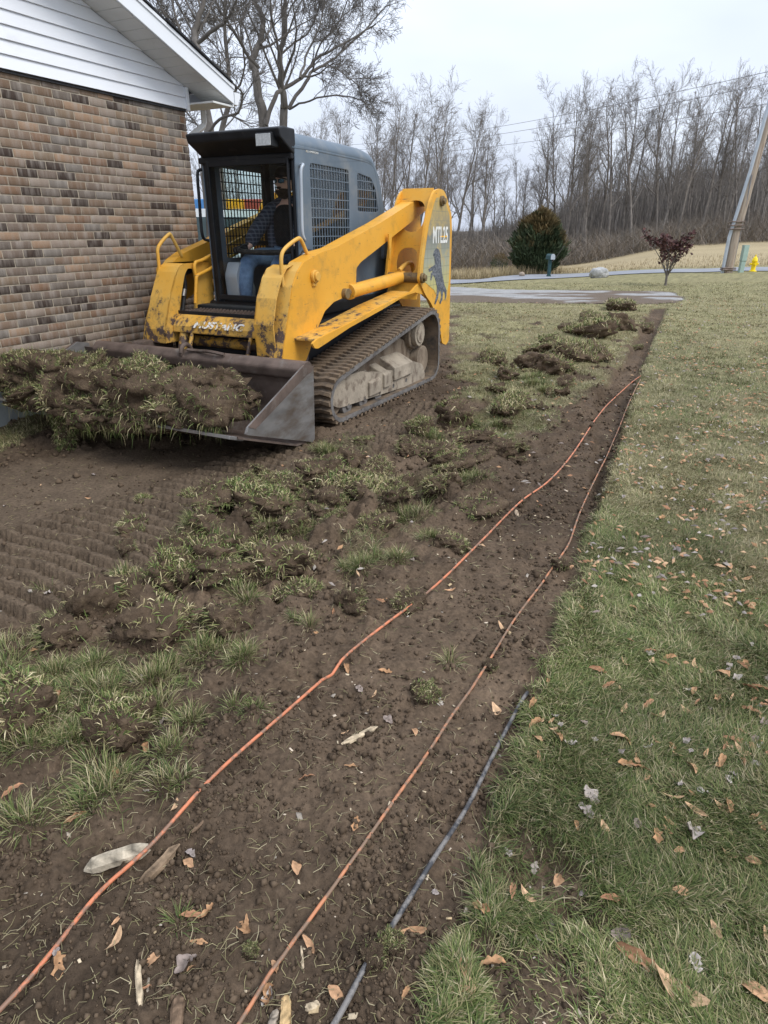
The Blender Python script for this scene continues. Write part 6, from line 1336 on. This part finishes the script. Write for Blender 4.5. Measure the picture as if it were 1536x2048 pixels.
# big maples behind house and cab: main limbs surveyed, twigs grown on them
def big_tree(D, limbs, label, seed, base):
    r = np.random.default_rng(seed); tr, cr = Tubes(), Tubes(); root = empty('bare_maple'); p0 = at_dist(base[0], base[1], D); zb = tz(p0.x, D); root.location = (p0.x, D, zb); o = np.array([p0.x, D, zb])
    tag(root, label, 'tree', None)
    for (pp, r0, r1, dep) in limbs:
        P = []
        for k, q in enumerate(pp):
            if q == 'G': P.append(np.array([p0.x, D, zb - .3])); continue
            t = k / max(1, len(pp) - 1); w_ = at_dist(q[0], q[1], D + dep * t); P.append(np.array(w_[:]))
        P = [np.array(v[:]) for v in smooth_path([Vector(v - o) for v in P], 4)]; P = [v + r.normal(0, .012, 3) if 0 < i < len(P) - 1 else v for i, v in enumerate(P)]
        big_ = r0 > .13; (tr if big_ else cr).add(P, np.linspace(r0 * (.8 if big_ and pp[0] == 'G' else .55), r1 * .7, len(P)), 7)
        L = np.linalg.norm(P[-1] - P[0]); branch_out(cr, r, P, r0 * .55, r1 * .7, 0, 3 if L < 2 else 4, max(1.5, L * .46), (9, 6, 5, 3), (.4, .95), .05, .0055, .3)
    tr.mesh('trunk', M['barknear'], root); cr.mesh('crown', M['barknear'], root)
big_tree(22, [(['G', (528, 254), (517, 196), (511, 146), (503, 122), (521, 80), (525, 33), (508, 0), (500, -60)], .20, .05, 1.5), ([(517, 135), (495, 110), (478, 78), (455, 45), (430, 0), (410, -60)], .09, .03, -2), ([(531, 250), (550, 196), (565, 177), (603, 155), (628, 122), (660, 102), (720, 68), (752, 48)], .13, .025, 1), ([(565, 177), (562, 120), (548, 60), (540, 0), (535, -50)], .09, .03, -1.5), ([(521, 90), (540, 60), (545, 20), (560, -30)], .06, .02, 1), ([(600, 156), (618, 100), (640, 50), (650, 0)], .07, .02, 2), ([(521, 120), (460, 115), (440, 130)], .03, .012, -1)],
         'twin forked bare maple rising straight behind the cab roof', 31, (528, 300))
big_tree(26, [(['G', (567, 254), (569, 212), (563, 176), (560, 108), (570, 65), (570, 0), (575, -60)], .20, .06, -1), ([(577, 218), (612, 163), (625, 143), (655, 127), (690, 98), (740, 49), (765, 20)], .12, .025, 2), ([(580, 218), (609, 205), (660, 192), (707, 195), (740, 210)], .07, .015, -1.5), ([(655, 128), (690, 150), (715, 170), (740, 190)], .04, .012, -2), ([(560, 108), (590, 85), (620, 60), (640, 10), (660, -40)], .07, .02, 1), ([(625, 143), (640, 90), (680, 40), (700, -20)], .06, .02, -1)],
         'bare maple with long branches reaching right over the sky behind the cab', 32, (567, 300))
big_tree(18, [(['G', (412, 330), (418, 262), (410, 215), (395, 100), (388, 75), (398, 33), (407, 0), (410, -50)], .19, .05, 1), ([(396, 85), (430, 58), (455, 40), (472, 0), (480, -40)], .09, .03, -1), ([(410, 230), (385, 170), (370, 90), (350, 30), (340, -40)], .08, .03, 1), ([(418, 262), (445, 235), (475, 225), (485, 190), (460, 160)], .07, .02, -1), ([(415, 300), (395, 250), (378, 230), (340, 180)], .05, .02, 2)],
         'bare dark maple directly behind the roof eave and gutter', 33, (412, 350))
big_tree(30, [(['G', (440, 330), (443, 264), (458, 200), (456, 130), (449, 65), (450, 0), (455, -60)], .18, .05, 1), ([(458, 190), (480, 170), (490, 120), (480, 60), (500, 0)], .08, .03, -2), ([(443, 264), (480, 220), (485, 205)], .06, .02, 1), ([(456, 130), (430, 90), (405, 60), (380, 0)], .06, .02, 1)],
         'slimmer bare tree between the eave and the twin forked maple', 34, (440, 350))
# thicket under the wood, and the distant wood behind it
def scrub(name, label, n, rr, yr, hr, wr, cols, seed, lean=.25, cat='undergrowth', hfun=None):
    r = np.random.default_rng(seed); rat = r.uniform(*rr, n); y = r.uniform(0, 1, n) ** .8 * (yr[1] - yr[0]) + yr[0] + (wood_y(rat) - 58); x = rat * y; z = terrain(x, y) - .1
    H = r.uniform(*hr, n) * (.5 + 1.0 * fbm(x, y, .12, 3, seed)); 
    if hfun is not None: H = H * hfun(rat)
    W = r.uniform(*wr, n); a = r.uniform(0, 6.28, n); l = r.normal(0, lean, (n, 2)); p0 = np.stack([x, y, z + r.uniform(0, .35, n) * H], -1); t = np.stack([l[:, 0], l[:, 1], np.ones(n)], -1); m_ = p0 + t * (H * .5)[:, None]; e = m_ + (t + np.concatenate([r.normal(0, lean, (n, 2)), np.zeros((n, 1))], 1)) * (H * .5)[:, None]
    s = np.stack([np.cos(a) * .3 + .9, np.sin(a), np.zeros(n)], -1); s /= np.linalg.norm(s, axis=1)[:, None]; s = s * W[:, None]
    V = np.stack([p0 - s, p0 + s, m_ + s * .8, m_ - s * .8, e], 1).reshape(-1, 3); i = np.arange(n)[:, None] * 5; C = np.array(cols)[r.integers(0, len(cols), n)] * r.uniform(.7, 1.25, (n, 1))
    o = mesh_np(name, V, [i + [[0, 1, 2, 3]], i + [[3, 2, 4]]], M['scrub'], col=np.repeat(C, 5, 0)); tag(o, label, cat, kind='stuff')
BR = [(.21, .175, .14), (.15, .125, .10), (.26, .22, .18), (.19, .175, .155)]
scrub('undergrowth', 'dense leafless brush along the foot of the bare wood', 50000, (-.45, .75), (56, 68), (.4, 2.4), (.008, .020), BR, 5, .75)
scrub('distant_wood', 'grey brown mass of distant bare woodland behind the front trees', 38000, (-.5, .78), (70, 100), (4.5, 9), (.02, .05), [(.20, .18, .16), (.16, .145, .13), (.25, .225, .20)], 6, .12, 'woodland', lambda q: np.interp(q, [-.5, .1, .2, .28, .5, .8], [.3, .3, .36, .58, .80, .85]))
scrub('tall_dry_grass', 'tall dry straw grass along the edge of the field', 26000, (-.3, .7), (34, 40), (.15, .55), (.006, .014), [(.36, .29, .17), (.42, .34, .2), (.28, .22, .13)], 8, .3, 'dry grass') if False else None
def roadside():
    n = 30000; r_ = rng.uniform(-.2, .72, n); y = road_y(r_) + rng.uniform(.2, 1, n) ** 2 * 9 + .3; x = r_ * y; k = rng.random(n) < (.25 + .75 * sstep(.3, .2, r_)); x, y = x[k], y[k]; n = len(x); z = terrain(x, y)
    L = rng.uniform(.12, .5, n) * (.5 + .8 * sstep(.3, .2, x / y)); C = np.array([(.36, .29, .17), (.42, .34, .2), (.28, .22, .13)])[rng.integers(0, 3, n)] * rng.uniform(.8, 1.2, (n, 1))
    V, q, t, Cc = blades(np.stack([x, y, z], -1), rng.uniform(0, 6.28, n), np.abs(rng.normal(0, .4, n)), L, np.full(n, .02), C); o = mesh_np('dry_grass', V, [q, t], M['grass'], col=Cc); tag(o, 'tall dry straw grass on the far verge of the road', 'dry grass', kind='stuff')
roadside()
# ---- evergreen bushes
def evergreen(u, v, w_px, h_px, D, label, seed, n):
    p = at_dist(u, v, D); p.z = tz(p.x, p.y); root = empty('evergreen_bush', p); tag(root, label, 'bush'); m_ = 1408 / D; W = w_px / m_ / 2; H = h_px / m_; r = np.random.default_rng(seed); A = Arr()
    ph = r.uniform(0, 6.28, n); zz = r.beta(1.3, 1.5, n); rad = (np.sin(np.clip(zz * .90 + .12, 0, 1) * math.pi) ** .6) * (.55 + .8 * fbm(ph * 1.3, zz * 6, 1.6, 3, seed)); k = r.random(n) ** .35 * rad
    P = np.stack([np.cos(ph) * k * W, np.sin(ph) * k * W, zz * H * (1 + .12 * (fbm(ph, ph * 0, 2, 2, seed + 1) - .5)) + .1], -1)
    d = np.stack([np.cos(ph) * .55, np.sin(ph) * .55, np.full(n, .8)], -1) + r.normal(0, .3, (n, 3)); d /= np.linalg.norm(d, axis=1)[:, None]; L = (r.uniform(.10, .30, n) * H / 2.4)[:, None]; s = np.cross(d, r.normal(0, 1, (n, 3))); s /= np.linalg.norm(s, axis=1)[:, None]; W2 = L * .11
    V = np.stack([P - s * W2 * .5, P + s * W2 * .5, P + d * L * .6 + s * W2, P + d * L, P + d * L * .6 - s * W2], 1).reshape(-1, 3); i = np.arange(n)[:, None] * 5
    clump = fbm(P[:, 0] * 3, P[:, 2] * 3 + P[:, 1], 1, 3, seed + 4); red = (sstep(.50, .74, clump * .6 + zz * .5) * .75)[:, None]; C = np.array([.045, .065, .03]) * (1 - red) + np.array([.15, .095, .04]) * red; C = C * r.uniform(.6, 1.4, (n, 1)) * (.7 + .6 * clump)[:, None]
    A.add(V, [i + [[0, 1, 2]], i + [[0, 2, 3]], i + [[0, 3, 4]]], np.repeat(C, 5, 0)); A.mesh('foliage', M['grass'], root)
    T = Tubes(); rr_ = np.random.default_rng(seed)
    for j in range(9):
        pts, _ = limb(rr_, (0, 0, -.1), (rr_.normal(0, .4), rr_.normal(0, .4), 1), H * .8, 6, .1, .02); T.add(pts, np.linspace(.06, .015, len(pts)), 5)
    T.mesh('stem', M['barkfar'], root)
evergreen(1072, 552, 104, 112, 40, 'large dark evergreen bush with rusty brown top across the road', 3, 15000)
evergreen(998, 545, 34, 36, 44, 'small dark evergreen bush left of the large one', 4, 1500)
evergreen(990, 535, 18, 30, 43.5, 'tiny evergreen shrub at the wood edge left of both bushes', 9, 500) if False else None
# ---- young red leaved tree
def red_tree():
    p = gt(1331, 571); root = empty('young_red_tree', p); tag(root, 'small multi stemmed tree with dark purple red leaves on the far lawn', 'tree'); r = np.random.default_rng(8); T = Tubes(); tr = Tubes(); D = p.y; H = 120 / 1408 * D; ends = []
    pts, _ = limb(r, (0, 0, -.05), (.02, 0, 1), H * .22, 4, .04, 0); tr.add(pts, np.linspace(.045, .035, len(pts)), 7); top = pts[-1]
    for i in range(9):
        a = 2 * math.pi * i / 9 + r.normal(0, .2); sp = r.uniform(.25, .75); pp, _ = limb(r, top - np.array([0, 0, r.uniform(0, .15)]), (math.cos(a) * sp, math.sin(a) * sp, 1), H * r.uniform(.42, .75) * (1.05 - .35 * sp), 7, .09, .03); T.add(pp, np.linspace(.022, .007, len(pp)), 5); ends.append(pp)
        for j in range(7):
            q = pp[r.integers(2, len(pp))]; p3, _ = limb(r, q, (r.normal(0, .7), r.normal(0, .7), .8), H * r.uniform(.12, .28), 4, .12, .03); T.add(p3, np.linspace(.009, .004, len(p3)), 4); ends.append(p3)
    tr.mesh('trunk', M['barkfar'], root); T.mesh('branches', M['barkfar'], root); n = 1150; P = []
    while len(P) < n:
        e = ends[r.integers(0, len(ends))]; q = e[r.integers(len(e) // 2, len(e))] + r.normal(0, .05, 3)
        if q[2] > H * .35 and r.random() < (.12 + .88 * min(1, max(0, (q[2] - H * .5) / (H * .25)))) : P.append(q)
    P = np.array(P); a = r.normal(0, 1, (n, 3)); a /= np.linalg.norm(a, axis=1)[:, None]; s = np.cross(a, r.normal(0, 1, (n, 3))); s /= np.linalg.norm(s, axis=1)[:, None]; L = r.uniform(.04, .075, (n, 1)); V = np.stack([P - a * L, P + s * L * .6, P + a * L, P - s * L * .6], 1).reshape(-1, 3); i = np.arange(n)[:, None] * 4
    C = np.array([.085, .040, .036]) * r.uniform(.5, 1.6, (n, 1)); A = Arr(); A.add(V, [i + [[0, 1, 2, 3]]], np.repeat(C, 4, 0)); A.mesh('foliage', M['grass'], root)
red_tree()

# ================================================================== THINGS BY THE ROAD
p = gt(1197, 556); D = p.y; m_ = 1408 / D
co, fs = rock_mesh('r', None, 91, 4, .2, (20 / m_, 14 / m_, 12.5 / m_), .3, 1.6); o = mesh_np('boulder', co + np.array([0, 0, 9 / m_]), [fs], M['rock']); o.location = p; tag(o, 'grey speckled boulder lying on the far grass strip by the road', 'boulder')
co, fs = rock_mesh('r', None, 95, 2, .3, (.17, .15, .14), .3, 1.6); q = gt(1043, 553); o = mesh_np('stump', co + np.array([0, 0, .12]), [fs], M['pole']); o.location = q; tag(o, 'small grey stump at the foot of the evergreen bush', 'stump')
def mailbox():
    D = 36.0; p = at_dist(1097, 555, D); p.z = tz(p.x, p.y); r = empty('mailbox', p, .3); tag(r, 'dark teal mailbox on a post at the far side of the road', 'mailbox')
    b = MB(); b.box((-.07, -.07, -.1), (.07, .07, .86)); b.box((-.09, -.09, .0), (.09, .09, .10)); b.build('post', M['teal'], r, bevel=.01)
    b = MB(); pr = [(-.13, .87)] + [(.13 * -math.cos(a), 1.02 + .12 * math.sin(a)) for a in [math.pi * k / 12 for k in range(13)]] + [(.13, .87)]; b.prism(pr, -.24, .24); bx = b.build('box', M['teal'], r, bevel=.008)
    b = MB(); b.prism([(x * .94, z) for x, z in pr], -.262, -.242); b.build('door', M['galv'], bx, bevel=.004); b = MB(); b.box((.135, -.1, .98), (.145, .03, 1.02)); b.box((.135, -.1, .98), (.145, -.06, 1.14)); b.build('flag', M['red'], bx)
mailbox()
def hydrant():
    p = gt(1505, 543); p = Vector((p.x, p.y, tz(p.x, p.y))); r = empty('fire_hydrant', p); s = (32 / 1408 * p.y) / .76; r.scale = (s, s, s); tag(r, 'bright yellow fire hydrant on the grass beside the road', 'fire hydrant')
    def lathe(pr, n=20):
        b = MB(); vs = [(q[0] * math.cos(2 * math.pi * k / n), q[0] * math.sin(2 * math.pi * k / n), q[1]) for q in pr for k in range(n)]; fs = [(i * n + k, i * n + (k + 1) % n, (i + 1) * n + (k + 1) % n, (i + 1) * n + k) for i in range(len(pr) - 1) for k in range(n)]; b.add(vs, fs); return b
    lathe([(0, 0), (.17, 0), (.17, .04), (.115, .05), (.105, .08), (.10, .42), (.135, .43), (.135, .46), (.11, .47), (0, .47)]).build('barrel', M['ylw'], r, smooth=True)
    bo = lathe([(.0, .468), (.135, .472), (.135, .50), (.125, .51), (.115, .58), (.08, .64), (.04, .67), (.03, .68), (.03, .73), (0, .735)]).build('bonnet', M['ylw'], r, smooth=True); b = MB(); b.cyl((0, 0, .73), (0, 0, .77), .022, 5); b.build('operating_nut', M['ylw'], bo)
    for a, rr in ((0, .05), (math.pi, .05), (-math.pi / 2, .068)):
        c_, s_ = math.cos(a), math.sin(a); b = MB(); b.cyl((c_ * .09, s_ * .09, .345), (c_ * .17, s_ * .17, .345), rr, 14); b.cyl((c_ * .165, s_ * .165, .345), (c_ * .19, s_ * .19, .345), rr + .015, 6); b.build('outlet_cap', M['ylw'], r, smooth=True)
hydrant()
def pedestal():
    p = gt(1481, 545); r = empty('utility_pedestal', p); s = (52 / 1408 * p.y) / 1.2; r.scale = (s, s, s); tag(r, 'slim pale green utility pedestal between the leaning pole and the hydrant', 'utility box')
    b = MB(); b.box((-.10, -.10, -.1), (.10, .10, .5)); b.build('base', M['pedestal'], r, bevel=.015); b = MB(); b.box((-.12, -.12, .5), (.12, .12, 1.18)); b.build('cover', M['pedestal'], r, bevel=.025); b = MB(); b.box((-.125, -.125, 1.17), (.125, .125, 1.2)); b.build('lid', M['pedestal'], r, bevel=.01)
pedestal()
def pole():
    p = gt(1455, 546); r = empty('utility_pole', p); tag(r, 'weathered wooden utility pole with grey conduit strapped to its left side', 'utility pole'); D = p.y; m_ = 1408 / D; R = 8 / m_
    lean = .075; b = MB(); b.tube([(.0, 0, -.3), (.0, 0, 1.6), (lean * 9, 0, 9.5)], [R * 1.15, R * 1.1, R * .8], 16); b.build('shaft', M['pole'], r, smooth=True)
    b = MB(); b.tube([(-R * 1.5, -.05, -.2), (-R * 1.5, -.05, 1.5), (-R * 1.25 + lean * 4, -.08, 4.2), (-R * 1.0 + lean * 9, -.08, 9.3)], R * .42, 10); b.build('conduit', M['galv'], r, smooth=True)
    b = MB(); b.tube([(R * .9, -.08, -.2), (R * .85, -.14, 2.0), (R * .6, -.2, 4.0)], .022, 8); b.build('ground_wire', M['wire'], r, smooth=True)
    for z in (.15, .22, 1.85, 2.0, 2.15): b = MB(); b.tube([(-R * 2.0, -R * 1.2, z), (R * 1.3, -R * 1.25, z)], .03, 6); b.tube([(-R * 2.0, -R * 1.2, z), (-R * 2.0, 0, z)], .03, 6); b.build('strap', M['rust'], r)
    for z in (6.6, 6.9, 7.2): b = MB(); b.cyl((lean * z, -R * .8, z), (lean * z, -R * 1.5, z), .05, 8); b.build('bolt', M['black'], r)
    return p
PP = pole()
for k, (z, lab) in enumerate(((7.9, 'topmost overhead wire reaching from the pole across the sky to the left'), (7.45, 'middle overhead wire reaching from the pole across the sky'), (6.7, 'lowest overhead wire reaching from the pole across the sky'))):
    a = Vector((PP.x + .075 * z, PP.y, PP.z + z)); e = at_dist((560, 560, 560)[k], (288, 296, 305)[k], 95); pts = [a.lerp(e, t / 40) - Vector((0, 0, 1.1 * 4 * (t / 40) * (1 - t / 40))) for t in range(41)]
    b = MB(); b.tube(pts, .012, 5); o = b.build('overhead_wire', M['wire'], smooth=True); tag(o, lab, 'wire')
# ---- parked white van and coloured containers beyond the house corner
def van():
    D = 19.0; c = at_dist(470, 500, D); c.z = tz(c.x, D); r = empty('parked_van', c, math.radians(8)); tag(r, 'parked white van seen through the cab and past the house corner', 'van')
    b = MB(); pr = [(-2.4, .45), (2.3, .45), (2.42, .8), (2.38, 1.05), (1.6, 1.25), (1.05, 1.95), (.7, 2.1), (-2.2, 2.12), (-2.42, 1.9), (-2.45, .8)]
    b.prism(round_poly(pr, .12, 4), -.95, .95); bd = b.build('body', M['white'], r, bevel=.05, seg=3)
    for x0, x1, t0 in ((.75, 1.45, 0), (-.25, .62, 1), (-1.35, -.4, 1), (-2.2, -1.5, 1)):
        b = MB(); b.prism(round_poly([(x0, 1.3), (x1, 1.3), (x1 - (.45 if t0 == 0 else 0), 1.92), (x0, 1.92)], .05, 3), -.958, -.945); b.build('window', M['carglass'], bd)
    b = MB(); b.box((-2.3, -.962, .98), (2.2, -.951, 1.01)); b.build('trim_strip', M['galv'], bd)
    b = MB(); b.add([(1.66, -.8, 1.24), (1.10, -.75, 1.92), (1.10, .75, 1.92), (1.66, .8, 1.24), (1.68, -.8, 1.26), (1.12, -.75, 1.94), (1.12, .75, 1.94), (1.68, .8, 1.26)], [(0, 1, 2, 3), (7, 6, 5, 4), (0, 4, 5, 1), (2, 6, 7, 3), (0, 3, 7, 4), (1, 5, 6, 2)]); b.build('windscreen', M['carglass'], bd)
    for x in (-1.55, 1.55):
        for y in (-.9, .9): b = MB(); b.cyl((x, y - .1, .34), (x, y + .1, .34), .34, 24); wh = b.build('wheel', M['hose'], r, smooth=True, bevel=.02); b = MB(); s_ = -1 if y < 0 else 1; b.cyl((x, y + s_ * .101, .34), (x, y + s_ * .115, .34), .2, 20); b.build('rim', M['galv'], wh)
van()
for (u0, u1, mt, lab, D) in ((385, 452, 'blue', 'blue box container behind the white van, leftmost of three', 34), (455, 489, 'orangeylw', 'orange yellow box container behind the white van, middle of three', 33), (491, 530, 'red', 'red box container behind the white van, rightmost of three', 34)):
    a = at_dist(u0, 400, D); e = at_dist(u1, 400, D); ht = a.z - tz(a.x, D) ; c = (a + e) / 2; r = empty('box_container', (c.x, D, tz(c.x, D))); tag(r, lab, 'container'); hw = (e.x - a.x) / 2
    b = MB(); b.box((-hw, -1.1, .15), (hw, 1.1, ht)); bd = b.build('body', M[mt], r, bevel=.03)
    b = MB()
    for k in range(int(hw * 2 / .25)): b.box((-hw + .1 + k * .25, -1.13, .3), (-hw + .18 + k * .25, -1.10, ht - .15))
    b.build('side_rib', M[mt], bd)
